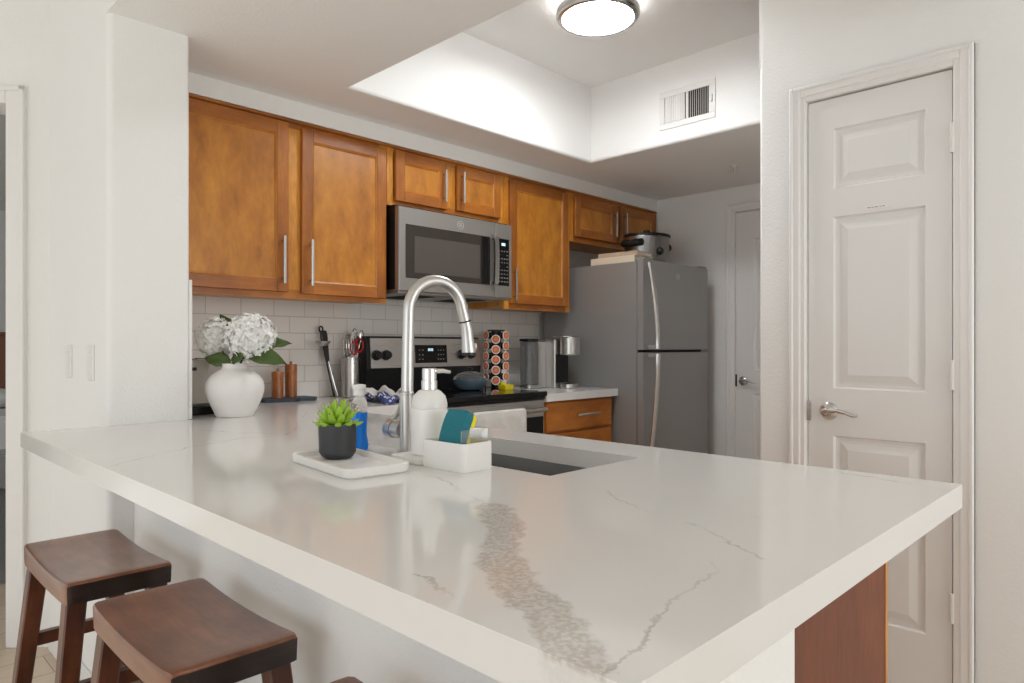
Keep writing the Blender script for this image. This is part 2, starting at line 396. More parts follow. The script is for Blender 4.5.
def fbox(mb, F, u0, u1, v0, v1, n0, n1, mi=0, bev=0):
    loops = [[F(a, b, n0) for a, b in ((u0, v0), (u1, v0), (u1, v1), (u0, v1))]]
    if bev:
        loops.append([F(a, b, n1 - bev) for a, b in ((u0, v0), (u1, v0), (u1, v1), (u0, v1))])
        loops.append([F(a, b, n1) for a, b in ((u0 + bev, v0 + bev), (u1 - bev, v0 + bev), (u1 - bev, v1 - bev), (u0 + bev, v1 - bev))])
    else: loops.append([F(a, b, n1) for a, b in ((u0, v0), (u1, v0), (u1, v1), (u0, v1))])
    mb.loft(loops, True, True, mi=mi)

# ------------------------------------------------------------------ THE SETTING
CZ, LZ, HZ = .915, 2.206, 2.80          # counter, low ceiling, tall ceiling
XL, XW, YW, YB = .638, .886, 2.394, 3.015   # wing wall faces, back wall face
XP, XR = 2.48, 4.23                      # pantry wall face, far right wall face
o = MB().box(-4.2, 6, -2.7, 8, -.05, 0).build('floor', M['floor'], smooth=False); struct(o)
# back wall with the wing wall that returns to the counter end
def rounded_wall(name, poly_pts, z0, z1, m=None):
    return struct(MB().prism(poly_pts, z0, z1).build(name, m or M['wall'], smooth=True))
def fillet(p, a, b, r, n=5):
    p, a, b = Vector(p), Vector(a), Vector(b); da = (a - p).normalized(); db = (b - p).normalized()
    c = p + (da + db) * r; out = []
    s = p + da * r - c; e = p + db * r - c
    for k in range(n + 1):
        t = k / n; v = s * math.cos(t * PI / 2) + e * math.sin(t * PI / 2); out.append(tuple(c + v))
    return out
c1 = fillet((XL, YW), (XL, YW + 1), (XL + 1, YW), .02); c2 = fillet((XW, YW), (XW - 1, YW), (XW, YW + 1), .012)
jog = (.638, 3.132)
struct(MB().prism(c1 + c2 + [(XW, 3.135), jog], 0, HZ).build('wall_wing', M['wall']))
struct(MB().box(XW, XR + .12, YB + .001, 3.135, 0, LZ).build('wall_back', M['wall'], smooth=False))
struct(MB().box(XW + .0005, XR - .0005, 2.700, YB, 2.1285, LZ - .0005).build('wall_soffit', M['wall'], smooth=False))
# the 45 degree wall with the bedroom doorway
Ud = Vector((-.7009, .7133, 0)); Nd = Vector((-.7133, -.7009, 0))
F45 = Frame((.638, 3.132, 0), Ud, Nd)
mb = MB(); fbox(mb, F45, 0, .165, 0, HZ, -.12, 0); fbox(mb, F45, .165, .98, 2.10, HZ, -.12, 0); fbox(mb, F45, .98, 2.6, 0, HZ, -.12, 0)
struct(mb.build('wall_left', M['wall'], smooth=False))
mb = MB()
for (a, b, c, d) in ((.090, .165, 0, 2.165), (.98, 1.055, 0, 2.165)): 
    fbox(mb, F45, a, b, c, d, 0, .014, bev=.004); fbox(mb, F45, a + (.0 if a < .5 else .055), a + (.02 if a < .5 else .075), c, d, .014, .022, bev=.003)
fbox(mb, F45, .165, .98, 2.10, 2.165, 0, .014, bev=.004); fbox(mb, F45, .09, 1.055, 2.147, 2.165, .014, .022, bev=.003)
struct(mb.build('trim_1', M['trim']))
# upper wall above the low ceiling on the living room side is the edge of the dropped ceiling itself
r = .018; HX0, HX1, HX2, HY0, HYm, HY1 = 1.518, XP, 3.092, .419, 1.139, 2.409
mb = MB()
Z1 = 2.632
mb.box(XL, HX0 - r, -2.6, YW + .0205, LZ, HZ); mb.box(XW - .02, HX0 - r, YW + .0205, 3.135, LZ, HZ); mb.box(HX0 - r, XR + .12, HY1 + r, 3.135, LZ, HZ)
mb.box(HX2 + r, XR + .12, HYm, HY1 + r, LZ, HZ); mb.box(HX0 - r, XP, -2.6, HY0 - r, LZ, HZ)
hole = [(HX0, HY0), (XP + .001, HY0), (XP + .001, HYm), (HX2, HYm), (HX2, HY1), (HX0, HY1)]
sg = [(-1, -1), (0, -1), (0, 0), (1, 0), (1, 1), (-1, 1)]
loops = []
for k in range(7):
    a = PI / 2 * k / 6; off = r * (1 - math.sin(a)); z = LZ + r * (1 - math.cos(a))
    loops.append([(x + sx * off, y + sy * off, z) for (x, y), (sx, sy) in zip(hole, sg)])
loops.append([(x, y, Z1) for x, y in hole])
mb.loft(loops, False, True)
mb.box(HX0 - r, HX2 + r, HY0 - r, HY1 + r, Z1 + .001, HZ)
for f in mb.bm.faces:
    if all(abs(v.co.x - XL) < 1e-5 for v in f.verts): f.material_index = 1
struct(mb.build('ceiling', [M['ceiling'], M['wall']], recalc=False))
struct(MB().box(-3.3, 6, -2.7, -2.6, 0, HZ).build('wall_living_room', M['wall'], smooth=False))
struct(MB().box(-3.2, XL, -2.7, 8, HZ, HZ + .05).build('ceiling_living_room', M['ceiling'], smooth=False))
# pantry block
PY0, PY1 = .515, .962
mb = MB(); c3 = fillet((XP, HYm), (XP, 0), (XP + 1, HYm), .015)
mb.prism([(XP, PY1), (XP + .11, PY1), (XP + .11, HYm - .11), (XR + .12, HYm - .11), (XR + .12, HYm)] + list(reversed(c3)), 0, HZ)
mb.box(XP, XP + .11, PY0, PY1, 2.032, HZ); mb.box(XP, XP + .11, -2.6, PY0, 0, HZ)
struct(mb.build('wall_pantry', M['wall']))
struct(MB().box(XP + .10, XP + .112, PY0, PY1, 0, 2.03).build('wall_pantry_inside', M['wall'], smooth=False))
# far right wall with door 2
DY0, DY1 = 1.34, 2.105
mb = MB(); mb.box(XR, XR + .12, DY1, YB, 0, LZ); mb.box(XR, XR + .12, HYm, DY0, 0, LZ); mb.box(XR, XR + .12, DY0, DY1, 2.04, LZ)
struct(mb.build('wall_right', M['wall'], smooth=False))
# knee wall carrying the peninsula
struct(MB().box(.714, .79, .40, YW - .001, 0, .872).box(.79, .986, .40, .44, 0, .872).build('wall_knee', M['wall'], smooth=False))
mb = MB(); mb.box(.702, .7135, .40, YW - .002, 0, .09, .004)
mb.box(XL - .012, XL - .0005, YW, 3.11, 0, .09, .004)
struct(mb.build('baseboard_knee', M['trim']))
# backsplash tile
struct(MB().box(XW + .009, 3.312, YB - .008, YB, CZ + .001, 1.41).box(XW, XW + .009, YW + .014, YB, CZ + .001, 1.385).build('trim_backsplash', M['tile'], smooth=False))

struct(MB().box(XW - .001, XW + .0095, YW + .003, YW + .0135, CZ + .0005, 1.388, .002).build('trim_4', M['trim']))
def casing(name, F, u0, u1, top, w=.062):
    mb = MB()
    for (a, b, n) in ((0, w, .010), (w * .3, w, .014), (w * .72, w, .018)):
        o_ = a
        # left, right legs and head, stepped profile from the opening outwards
        fbox(mb, F, u0 - b, u0 - a - .002, 0, top + b, 0, n, bev=.004)
        fbox(mb, F, u1 + a + .002, u1 + b, 0, top + b, 0, n, bev=.004)
        fbox(mb, F, u0 - a - .002, u1 + a + .002, top + a + .002, top + b, 0, n, bev=.004)
    return struct(mb.build(name, M['trim']))
def panel_door(name, F, w, h, panels, su=.0, m='door', t=.035, n0=-.035):
    """moulded door: slab with raised panels. F origin at the hinge-side bottom corner."""
    mb = MB(); n1 = n0 + t
    u0, u1 = panels[0][0], panels[0][1]
    mb.loft([[F(a, b, n) for a, b in ((0, 0), (w, 0), (w, h), (0, h))] for n in (n0, n1)], True, False)
    def strip(a, b, c, d): mb.quad(F(a, c, n1), F(b, c, n1), F(b, d, n1), F(a, d, n1))
    strip(0, u0, 0, h); strip(u1, w, 0, h)
    vs = [0] + [v for p in panels for v in (p[2], p[3])] + [h]
    for k in range(0, len(vs), 2): strip(u0, u1, vs[k], vs[k + 1])
    for p in panels:
        nested(mb, F, p, [(0, n1), (.006, n1 - .009), (.016, n1 - .010), (.024, n1 - .009), (.048, n1 - .001), (.052, n1 - .001)], cap0=False)
    o = mb.build(name, M[m], smooth=False, recalc=False)
    return o
def fixnormals(o):
    bm = bmesh.new(); bm.from_mesh(o.data); bmesh.ops.remove_doubles(bm, verts=bm.verts[:], dist=1e-5); bmesh.ops.recalc_face_normals(bm, faces=bm.faces[:]); bm.to_mesh(o.data); bm.free()
# door 1: the narrow pantry door; u runs from y=PY0 (hinges) towards the handle
FP = Frame((XP, PY0, 0), (0, 1, 0), (-1, 0, 0))
pw = PY1 - PY0
d1 = struct(panel_door('door_1', Frame((XP, PY0 + .003, .008), (0, 1, 0), (-1, 0, 0)), pw - .006, 2.018, [(.073, .356, .235, .845), (.073, .356, 1.008, 1.605), (.073, .356, 1.703, 1.912)], n0=-.04))
fixnormals(d1); WLD[d1.name] = Matrix.Identity(4)
casing('trim_2', FP, 0, pw, 2.03, .058)
def lever(parent, F, u, v, s, name='door_handle'):
    mb = MB(); c = Vector(F(u, v, -.004)); N = F.N
    q = N.to_track_quat('Z', 'Y').to_matrix().to_4x4(); mt = Matrix.Translation(c) @ q
    mb.lathe([(.001, 0), (.031, 0), (.031, .004), (.026, .011), (.012, .016), (.011, .045), (.001, .046)], seg=28, cap0=False, cap1=False, mtx=mt)
    pts = [F(u + s * a, v + b, n) for a, b, n in ((0, 0, .038), (.02, .003, .046), (.045, .006, .048), (.07, .001, .047), (.095, -.008, .046), (.108, -.007, .044))]
    mb.tube(pts, [.010, .0095, .008, .007, .006, .004], 10)
    o = mb.build(name, M['nickel'], parent); return o
lever(d1, FP, .888 - PY0, .937, -1)
def hinges(parent, F, u, vs, wd=.008):
    for v in vs:
        mb = MB(); a = F(u, v - .045, .006); b = F(u, v + .045, .006); mb.tube([a, b], .0065, 10)
        for k in (-.045, -.015, .015, .045): mb.tube([F(u, v + k - .001, .006), F(u, v + k + .001, .006)], .0075, 10)
        fbox(mb, F, u - .012, u + .008, v - .045, v + .045, -.002, .002)
        mb.build('hinge', M['trim'], parent)
hinges(d1, FP, 0.0, (.349, 1.074, 1.811))
mb = MB(); fbox(mb, FP, .435, .447, .90, .97, -.002, .0015); mb.build('latch_plate', M['nickel'], d1)
# small printed sticker on the pantry door
mb = MB(); FS = Frame((XP, .70, 0), (0, 1, 0), (-1, 0, 0)); fbox(mb, FS, 0, .07, 1.622, 1.634, 0.0002, .0012)
for k, (a, b) in enumerate(((.008, .017), (.020, .024), (.028, .040), (.043, .049), (.052, .062))): fbox(mb, FS, a, b, 1.6265, 1.6295, .0012, .0015, mi=1)
st = mb.build('sticker', [M['whiteplastic'], M['button']]); tag(st, 'small white printed sticker above the middle panel of the pantry door', 'sticker')
# door 2
FR = Frame((XR, DY0, 0), (0, 1, 0), (-1, 0, 0))
w2 = DY1 - DY0
d2 = struct(panel_door('door_2', Frame((XR, DY0 + .003, .008), (0, 1, 0), (-1, 0, 0)), w2 - .006, 2.028, [(.12, .64, .23, .85), (.12, .64, 1.0, 1.85)], n0=-.04)); fixnormals(d2)
WLD[d2.name] = Matrix.Identity(4)
casing('trim_3', FR, 0, w2, 2.04, .058)
lever(d2, FR, 2.05 - DY0, .937, -1)
mb = MB(); fbox(mb, FR, w2 - .012, w2 - .001, .90, .98, -.002, .0015); mb.build('latch_plate', M['slate_dark'], d2)

# ------------------------------------------------------------------ bedroom beyond the doorway
def F45p(u, v, d): return F45(u, v, -d)
mb = MB(); fbox(mb, F45, -1.2, 6, 0, 2.8, -5.2, -5.1); fbox(mb, F45, 5.9, 6, 0, 2.8, -5.1, -.12); fbox(mb, F45, -1.2, 6, 2.7, 2.8, -5.1, -.12); struct(mb.build('wall_bedroom', M['wall'], smooth=False))
mb = MB(); fbox(mb, F45, .0, 5.9, 0.001, .012, -5.1, -.7); struct(mb.build('floor_carpet', M['carpet'], smooth=False))
bed = thing('bed', 'bed with white bedding and brown upholstered headboard seen through the bedroom doorway', 'bed', F45(2.5, 0, -3.4))
F45b = F45
mb = MB(); fbox(mb, F45b, 1.5, 3.5, .013, .29, -3.9, -2.85, bev=.01); mb.build('bed_base', M['bedbase'], bed)
mb = MB(); fbox(mb, F45b, 1.48, 3.52, .29, .60, -3.88, -2.83, bev=.05); mb.build('mattress', M['bedding'], bed)
mb = MB(); fbox(mb, F45b, 1.45, 3.55, .013, 1.30, -4.02, -3.905, bev=.02)
for k in range(6): fbox(mb, F45b, 1.5 + k * .33, 1.81 + k * .33, .62, 1.27, -3.905, -3.88, bev=.015)
mb.build('headboard', M['headboard'], bed)
for k in range(2):
    p = MB().sphere((0, 0, 0), .3, 20, .3, 1, .6).build('pillow', M['bedding'], bed); p.matrix_parent_inverse = WLD[bed.name].inverted()
    p.location = F45(1.95 + k * 1.0, .69, -3.6); p.rotation_euler = (0, 0, R(134.5))

# ------------------------------------------------------------------ COUNTERTOPS
SX0, SX1, SY0, SY1 = .986, 1.2885, .867, 1.53
XK, XB, YN = 1.446, .415, .286
def slab(name, xs, ys, inside, z0, z1):
    mb = MB(); bm = mb.bm; V = {}
    def v(x, y, z):
        k = (x, y, z)
        if k not in V: V[k] = bm.verts.new(k)
        return V[k]
    nx, ny = len(xs) - 1, len(ys) - 1
    def ins(i, j): return 0 <= i < nx and 0 <= j < ny and inside((xs[i] + xs[i + 1]) / 2, (ys[j] + ys[j + 1]) / 2)
    for i in range(nx):
        for j in range(ny):
            if not ins(i, j): continue
            a, b, c, d = (xs[i], ys[j]), (xs[i + 1], ys[j]), (xs[i + 1], ys[j + 1]), (xs[i], ys[j + 1])
            bm.faces.new([v(*p, z1) for p in (a, b, c, d)]); bm.faces.new([v(*p, z0) for p in (d, c, b, a)])
            for (di, dj, p, q) in ((0, -1, a, b), (1, 0, b, c), (0, 1, c, d), (-1, 0, d, a)):
                if not ins(i + di, j + dj): bm.faces.new((v(*p, z0), v(*q, z0), v(*q, z1), v(*p, z1)))
    es = [e for e in bm.edges if len(e.link_faces) == 2 and e.calc_face_angle(0) > .5]
    bmesh.ops.bevel(bm, geom=es, offset=.0035, segments=2, profile=.5, affect='EDGES')
    return mb.build(name, M['quartz'])
ct = slab('countertop', [XB, XW + .010, SX0, SX1, XK, 1.9], [YN, SY0, SY1, 2.375, YW - .001, YB - .009],
          lambda x, y: not (SX0 < x < SX1 and SY0 < y < SY1) and ((x < XK and y < 2.375) or (x < XK and y < YW) or (x > XW + .01 and y > 2.375)) and not (x > XK and y < 2.375), CZ - .042, CZ)
tag(ct, 'long white quartz peninsula counter with gritty brown veins, running back to the tiled wall', 'countertop')
ct2 = slab('countertop', [2.674, 3.305], [2.375, YB - .009], lambda x, y: True, CZ - .042, CZ)
tag(ct2, 'short white quartz counter between the range and the refrigerator', 'countertop')
# sink
sk = thing('kitchen_sink', 'rectangular undermount stainless steel sink set into the white peninsula', 'sink', (1.137, 1.2, .68))
mb = MB(); g = .006
def srect(e, z, rr=.03, n=4):
    x0, x1, y0, y1 = SX0 - e, SX1 + e, SY0 - e, SY1 + e; out = []
    for cx, cy, a0 in ((x1 - rr, y1 - rr, 0), (x0 + rr, y1 - rr, 90), (x0 + rr, y0 + rr, 180), (x1 - rr, y0 + rr, 270)):
        for k in range(n + 1):
            a = R(a0 + 90 * k / n); out.append((cx + rr * math.cos(a), cy + rr * math.sin(a), z))
    return out
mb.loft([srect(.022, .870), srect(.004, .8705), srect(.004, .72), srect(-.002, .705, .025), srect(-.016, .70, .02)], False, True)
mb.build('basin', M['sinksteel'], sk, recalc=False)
mb = MB().lathe([(.02, 0), (.042, 0), (.045, .003), (.036, .004), (.030, .001), (.002, .001)], (1.137, 1.2, .7005), 24, cap0=False); mb.build('drain', M['chrome'], sk)

# ------------------------------------------------------------------ CABINETS
def bar_pull(parent, F, u, v, length, vert=True, out=.03, w=.012):
    mb = MB(); h = length / 2
    if vert:
        fbox(mb, F, u - w / 2, u + w / 2, v - h, v + h, out - .008, out, bev=.002)
        for s in (-1, 1): fbox(mb, F, u - w / 2 + .001, u + w / 2 - .001, v + s * (h - .022) - .005, v + s * (h - .022) + .005, 0, out - .008)
    else:
        fbox(mb, F, u - h, u + h, v - w / 2, v + w / 2, out - .008, out, bev=.002)
        for s in (-1, 1): fbox(mb, F, u + s * (h - .022) - .005, u + s * (h - .022) + .005, v - w / 2 + .001, v + w / 2 - .001, 0, out - .008)
    return mb.build('handle', M['nickel'], parent)
def cab_door(parent, F, u0, u1, v0, v1, name='door', stile=.052, t=.019, pull=None):
    """shaker door: stiles, rails and a recessed panel with a routed inner edge"""
    mb = MB()
    # two stiles full height, two rails, and the panel
    fbox(mb, F, u0, u0 + stile, v0, v1, .0005, t, mi=0, bev=.0025); fbox(mb, F, u1 - stile, u1, v0, v1, .0005, t, mi=0, bev=.0025)
    fbox(mb, F, u0 + stile, u1 - stile, v0, v0 + stile, .0005, t - .0004, mi=1, bev=.0018); fbox(mb, F, u0 + stile, u1 - stile, v1 - stile, v1, .0005, t - .0004, mi=1, bev=.0018)
    r_ = (u0 + stile, u1 - stile, v0 + stile, v1 - stile)
    nested(mb, F, r_, [(0, t - .002), (.004, t - .004), (.007, t - .0085), (.009, t - .009)], mi=2, cap0=False)
    o = mb.build(name, [M['maple'], M['maple_x'], M['maple_panel']], parent, smooth=False)
    if pull: bar_pull(o, Frame(F(0, 0, t), F.U, F.N), *pull)
    return o
def upper(label, x0, x1, z0, z1, doors, yf=2.71, moulding=True, yb=YB - .001):
    c = thing('wall_cabinet', label, 'cabinet', ((x0 + x1) / 2, yb, z0), 'maple wall cabinets along the back wall')
    F = Frame((0, yf, 0), (1, 0, 0), (0, -1, 0))
    mb = MB(); mb.box(x0 + .001, x1 - .001, yf + .0195, yb, z0 + .012, z1 - .001); mb.build('carcass', M['maple_frame'], c, smooth=False)
    mb = MB(); sw = .038
    fbox(mb, F, x0 + .001, x0 + sw, z0, z1, -.019, 0); fbox(mb, F, x1 - sw, x1 - .001, z0, z1, -.019, 0)
    fbox(mb, F, x0 + sw, x1 - sw, z0, z0 + sw, -.019, -.0003, mi=1); fbox(mb, F, x0 + sw, x1 - sw, z1 - sw, z1, -.019, -.0003, mi=1)
    us = sorted(d[0] for d in doors)
    if len(doors) > 1: fbox(mb, F, doors[0][1] - .012, doors[1][0] + .012, z0 + sw, z1 - sw, -.019, -.0002)
    mb.build('face_frame', [M['maple_frame'], M['maple_x']], c, smooth=False)
    if moulding:
        mb = MB(); fbox(mb, F, x0 + .001, x1 - .001, z1 - .014, z1 - .001, .0005, .012, bev=.003); mb.build('top_moulding', M['maple_x'], c)
    for (u0, u1, v0, v1, pull) in doors: cab_door(c, F, u0, u1, v0, v1, pull=pull)
    return c
upper('large two door maple wall cabinet above the vase, left of the microwave', .898, 1.905, 1.366, 2.127,
      [(.935, 1.398, 1.392, 2.105, (1.368, 1.524, .20)), (1.460, 1.893, 1.388, 2.098, (1.495, 1.522, .20))])
upper('small two door maple wall cabinet directly above the microwave', 1.906, 2.690, 1.838, 2.127,
      [(1.948, 2.268, 1.862, 2.103, (2.240, 1.975, .165)), (2.334, 2.652, 1.868, 2.102, (2.362, 1.985, .165))])
upper('tall single door maple wall cabinet between the microwave and the refrigerator', 2.691, 3.262, 1.372, 2.127,
      [(2.728, 3.232, 1.405, 2.098, (2.752, 1.510, .18))])
upper('two door maple wall cabinet above the refrigerator', 3.263, 4.228, 1.812, 2.127,
      [(3.303, 3.735, 1.846, 2.090, (3.700, 1.965, .165)), (3.778, 4.205, 1.852, 2.100, (3.812, 1.972, .165))])
# base cabinet right of range with drawers
bc = thing('base_cabinet', 'maple base cabinet with drawers between the range and the refrigerator', 'cabinet', (2.99, 2.7, 0), 'maple base cabinets')
F = Frame((0, 2.415, 0), (1, 0, 0), (0, -1, 0))
MB().box(2.675, 3.295, 2.436, YB - .01, .09, .872).box(2.68, 3.29, 2.49, YB - .01, 0, .09).build('carcass', M['maple_frame'], bc, smooth=False)
mb = MB(); fbox(mb, F, 2.675, 2.71, .09, .872, -.02, 0); fbox(mb, F, 3.262, 3.295, .09, .872, -.02, 0)
for a, b in ((.845, .872), (.685, .712), (.09, .13)): fbox(mb, F, 2.71, 3.262, a, b, -.02, -.0003, mi=1)
mb.build('face_frame', [M['maple_frame'], M['maple_x']], bc, smooth=False)
for v0, v1 in ((.706, .862), (.42, .692), (.12, .406)):
    mb = MB(); fbox(mb, F, 2.70, 3.272, v0, v1, .0005, .019, bev=.004); dr = mb.build('drawer', M['maple_x'], bc, smooth=False)
    bar_pull(dr, Frame((0, 2.396, 0), (1, 0, 0), (0, -1, 0)), 3.03, (v0 + v1) / 2 + .003, .20, vert=False)
# corner base cabinet left of range (hidden under the counter)
cc = thing('base_cabinet', 'maple corner base cabinet left of the range under the white counter', 'cabinet', (1.4, 2.7, 0), 'maple base cabinets')
MB().box(XW + .01, 1.90, 2.43, YB - .01, .09, .872).box(XW + .01, 1.895, 2.49, YB - .01, 0, .09).build('carcass', M['maple_frame'], cc, smooth=False)
cab_door(cc, Frame((0, 2.43, 0), (1, 0, 0), (0, -1, 0)), 1.46, 1.88, .12, .85, pull=(1.84, .72, .18))
# peninsula base cabinet
pc = thing('base_cabinet', 'long base cabinet under the peninsula with a plain dark brown end panel', 'cabinet', (1.1, 1.3, 0), 'maple base cabinets')
mb = MB(); mb.box(1.392, 1.41, .418, 2.36, .09, .872); mb.box(.795, 1.392, .445, 2.36, .09, .105); mb.box(.795, 1.34, .445, 2.36, 0, .09); mb.box(.795, 1.392, 2.345, 2.36, .105, .872); mb.build('carcass', M['maple_frame'], pc, smooth=False)
ep = MB().box(.988, 1.400, .400, .417, 0, .872).build('end_panel', M['end_panel'], pc, smooth=False)
ep['label'] = 'dark reddish brown end panel'
MB().box(1.4005, 1.412, .3985, .417, 0, .872).build('edge_strip', M['maple_frame'], pc, smooth=False)
Fk = Frame((1.41, 0, 0), (0, 1, 0), (1, 0, 0))
for k in range(4): cab_door(pc, Fk, .45 + k * .475, .45 + k * .475 + .455, .12, .85, pull=(.45 + k * .475 + (.42 if k % 2 == 0 else .035), .72, .18))

# ------------------------------------------------------------------ MICROWAVE
mw = thing('microwave', 'grey over the range microwave mounted below the small maple cabinet', 'microwave', (2.29, 2.8, 1.42))
MX0, MX1, MZ0, MZ1, MYF = 1.916, 2.670, 1.425, 1.822, 2.625
mb = MB(); mb.box(MX0 + .002, MX1 - .002, MYF + .032, YB - .002, MZ0 + .01, MZ1 + .012, .003)
mb.build('housing', M['black'], mw)
Fm = Frame((0, MYF, 0), (1, 0, 0), (0, -1, 0))
mb = MB(); fbox(mb, Fm, MX0, 2.545, MZ0, MZ1, -.031, 0, bev=.003)
dd = mb.build('door', M['slate_micro'], mw)
mb = MB(); fbox(mb, Fm, 1.955, 2.50, 1.488, 1.742, .0005, .003, bev=.001); mb.build('door_glass', M['darkwin'], dd)
mb = MB(); fbox(mb, Fm, 2.005, 2.43, 1.515, 1.69, .0031, .004, bev=.0005); mb.build('window', M['darkwin2'], dd)
# bowed pull handle with chrome face and a dark grip behind it
mb = MB(); mb.loft([[(2.522 + sx * w, MYF - d + q, z) for sx, q in ((-1, 0), (1, 0), (1, .012), (-1, .012))] for z, d, w in ((1.486, .012, .0145), (1.495, .034, .0145), (1.54, .038, .0145), (1.62, .040, .0145), (1.70, .038, .0145), (1.745, .034, .0145), (1.754, .012, .0145))], True, True)
for z in (1.498, 1.738): mb.box(2.512, 2.532, MYF - .036, MYF, z - .008, z + .008)
mb.build('handle', M['nickel'], dd)
mb = MB(); fbox(mb, Fm, 2.440, 2.500, 1.49, 1.74, .004, .010, bev=.003); mb.build('handle_recess', M['blackglass'], dd)
mb = MB(); fbox(mb, Fm, 2.548, MX1, MZ0, MZ1, -.031, 0, bev=.003); cp = mb.build('control_panel', M['slate_micro'], mw)
mb = MB(); fbox(mb, Fm, 2.553, 2.646, 1.49, 1.742, .0005, .003, bev=.001); kp = mb.build('keypad', M['blackglass'], cp)
mb = MB()
for i in range(9):
    for j in range(4):
        if i in (1, 4): 
            if j in (1, 2): continue
        u = 2.566 + j * .020; v = 1.672 - i * .0205
        fbox(mb, Fm, u, u + (.011 if i % 3 else .008), v, v + .0055, .003, .0036)
mb.build('key_print', M['button'], cp)
mb = MB(); fbox(mb, Fm, 2.588, 2.616, 1.704, 1.719, .003, .0038); mb.build('display', M['display'], cp)
def monogram(parent, F, u, v, r, m='nickel'):
    """round emblem: a ring with a looped script monogram inside"""
    mb = MB(); n = 28; N = F.N
    mb.tube([F(u + r * math.cos(2 * PI * k / n), v + r * math.sin(2 * PI * k / n), .001) for k in range(n + 1)], r * .09, 6)
    g_ = [F(u - r * .12 + r * .34 * math.cos(a), v + r * .42 * math.sin(a), .001) for a in [R(40 + 300 * k / 14) for k in range(15)]]
    e_ = [F(u + r * .38 + r * .30 * math.cos(a), v + r * .42 * math.sin(a), .001) for a in [R(60 + 240 * k / 12) for k in range(13)]]
    mb.tube(g_, r * .08, 6); mb.tube(e_, r * .08, 6); mb.tube([F(u - r * .2, v, .001), F(u + r * .62, v, .001)], r * .07, 6)
    return mb.build('emblem', M['button2'], parent)
monogram(dd, Fm, 2.298, 1.778, .020)
mb = MB(); mb.box(MX0 + .01, MX1 - .01, MYF + .02, YB - .01, MZ0 - .012, MZ0 + .009, .003); mb.build('underside', M['slate_micro'], mw)
for x0_ in (2.03, 2.38):
    mb = MB().box(x0_, x0_ + .168, 2.70, 2.95, MZ0 - .0145, MZ0 - .0125)
    for k in range(13): mb.box(x0_ + .004 + k * .0125, x0_ + .010 + k * .0125, 2.705, 2.945, MZ0 - .016, MZ0 - .0145)
    mb.build('grease_filter', M['slate_dark'], mw, smooth=False)

# ------------------------------------------------------------------ RANGE
rg = thing('electric_range', 'stainless steel and black electric range below the microwave', 'range', (2.29, 2.7, 0))
RX0, RX1, RYF = 1.906, 2.671, 2.40
MB().box(RX0, RX1, RYF + .03, 2.995, .02, .903, .003).build('body', M['black'], rg)
mb = MB().box(RX0 - .001, RX1 + .001, RYF - .035, 2.90, .904, .930, .006, 3); ctp = mb.build('cooktop', M['blackglass'], rg)
for (x, y, q) in ((2.08, 2.55, .10), (2.08, 2.80, .08), (2.50, 2.55, .08), (2.50, 2.80, .10)):
    n = 40; mb = MB()
    mb.loft([[(x + rr * math.cos(2 * PI * k / n), y + rr * math.sin(2 * PI * k / n), .9303) for k in range(n)] for rr in (q, q - .002)])
    mb.build('burner_ring', M['button'], ctp, recalc=False)
Fr = Frame((0, RYF, 0), (1, 0, 0), (0, -1, 0))
mb = MB(); fbox(mb, Fr, RX0, RX1, .889, .903, -.03, .02, bev=.003); mb.build('front_lip', M['black'], rg)
mb = MB(); fbox(mb, Fr, RX0, RX1, .20, .887, -.028, .012, bev=.004); od = mb.build('oven_door', M['steel'], rg)
mb = MB(); fbox(mb, Fr, RX0 + .012, RX1 - .012, .26, .800, .0125, .017, bev=.001); mb.build('oven_window', M['blackglass'], od)
mb = MB(); mb.tube([(RX0 + .03, RYF - .052, .838), (RX1 - .03, RYF - .052, .838)], .012, 14)
for x in (RX0 + .05, RX1 - .05): mb.box(x - .012, x + .012, RYF - .05, RYF - .010, .828, .848, .003)
mb.build('oven_handle', M['steel'], od)
mb = MB(); fbox(mb, Fr, RX0, RX1, .03, .19, -.028, .010, bev=.004); mb.build('storage_drawer', M['steel'], rg)
# backguard
mb = MB(); mb.loft([[(x, 2.895, .930), (x, 2.995, .930), (x, 2.995, 1.214), (x, 2.905, 1.214), (x, 2.885, 1.20), (x, 2.875, 1.05)] for x in (RX0, RX1)], True, True)
bgd = mb.build('backguard', M['black'], rg, smooth=False)
tilt = Frame((0, 2.874, 0), (1, 0, 0), (0, -1, 0))
mb = MB(); mb.loft([[(x, 2.8745, 1.056), (x, 2.8845, 1.202), (x, 2.8785, 1.204), (x, 2.868, 1.054)] for x in (RX0 + .020, RX1 - .004)], True, True); fa = mb.build('control_fascia', M['steel'], rg, smooth=False)
mb = MB(); mb.loft([[(x, 2.8715, 1.075), (x, 2.8775, 1.170), (x, 2.8745, 1.170), (x, 2.8675, 1.075)] for x in (2.20, 2.415)], True, True); mb.build('display_panel', M['blackglass'], fa, smooth=False)
mb = MB()
fbox(mb, tilt, 2.285, 2.300, 1.138, 1.152, .002, .0045); fbox(mb, tilt, 2.304, 2.318, 1.138, 1.152, .002, .0045); mb.build('display', M['display'], fa)
mb = MB()
for i in range(3):
    for u in (2.222, 2.244): fbox(mb, tilt, u, u + .007, 1.092 + i * .024, 1.097 + i * .024, .004, .0075)
mb.build('key_print', M['button'], fa)
mb = MB()
for i in range(3):
    for u in (2.35, 2.368, 2.386): fbox(mb, tilt, u, u + .007, 1.092 + i * .024, 1.097 + i * .024, .004, .0075)
mb.build('key_print', M['button'], fa)
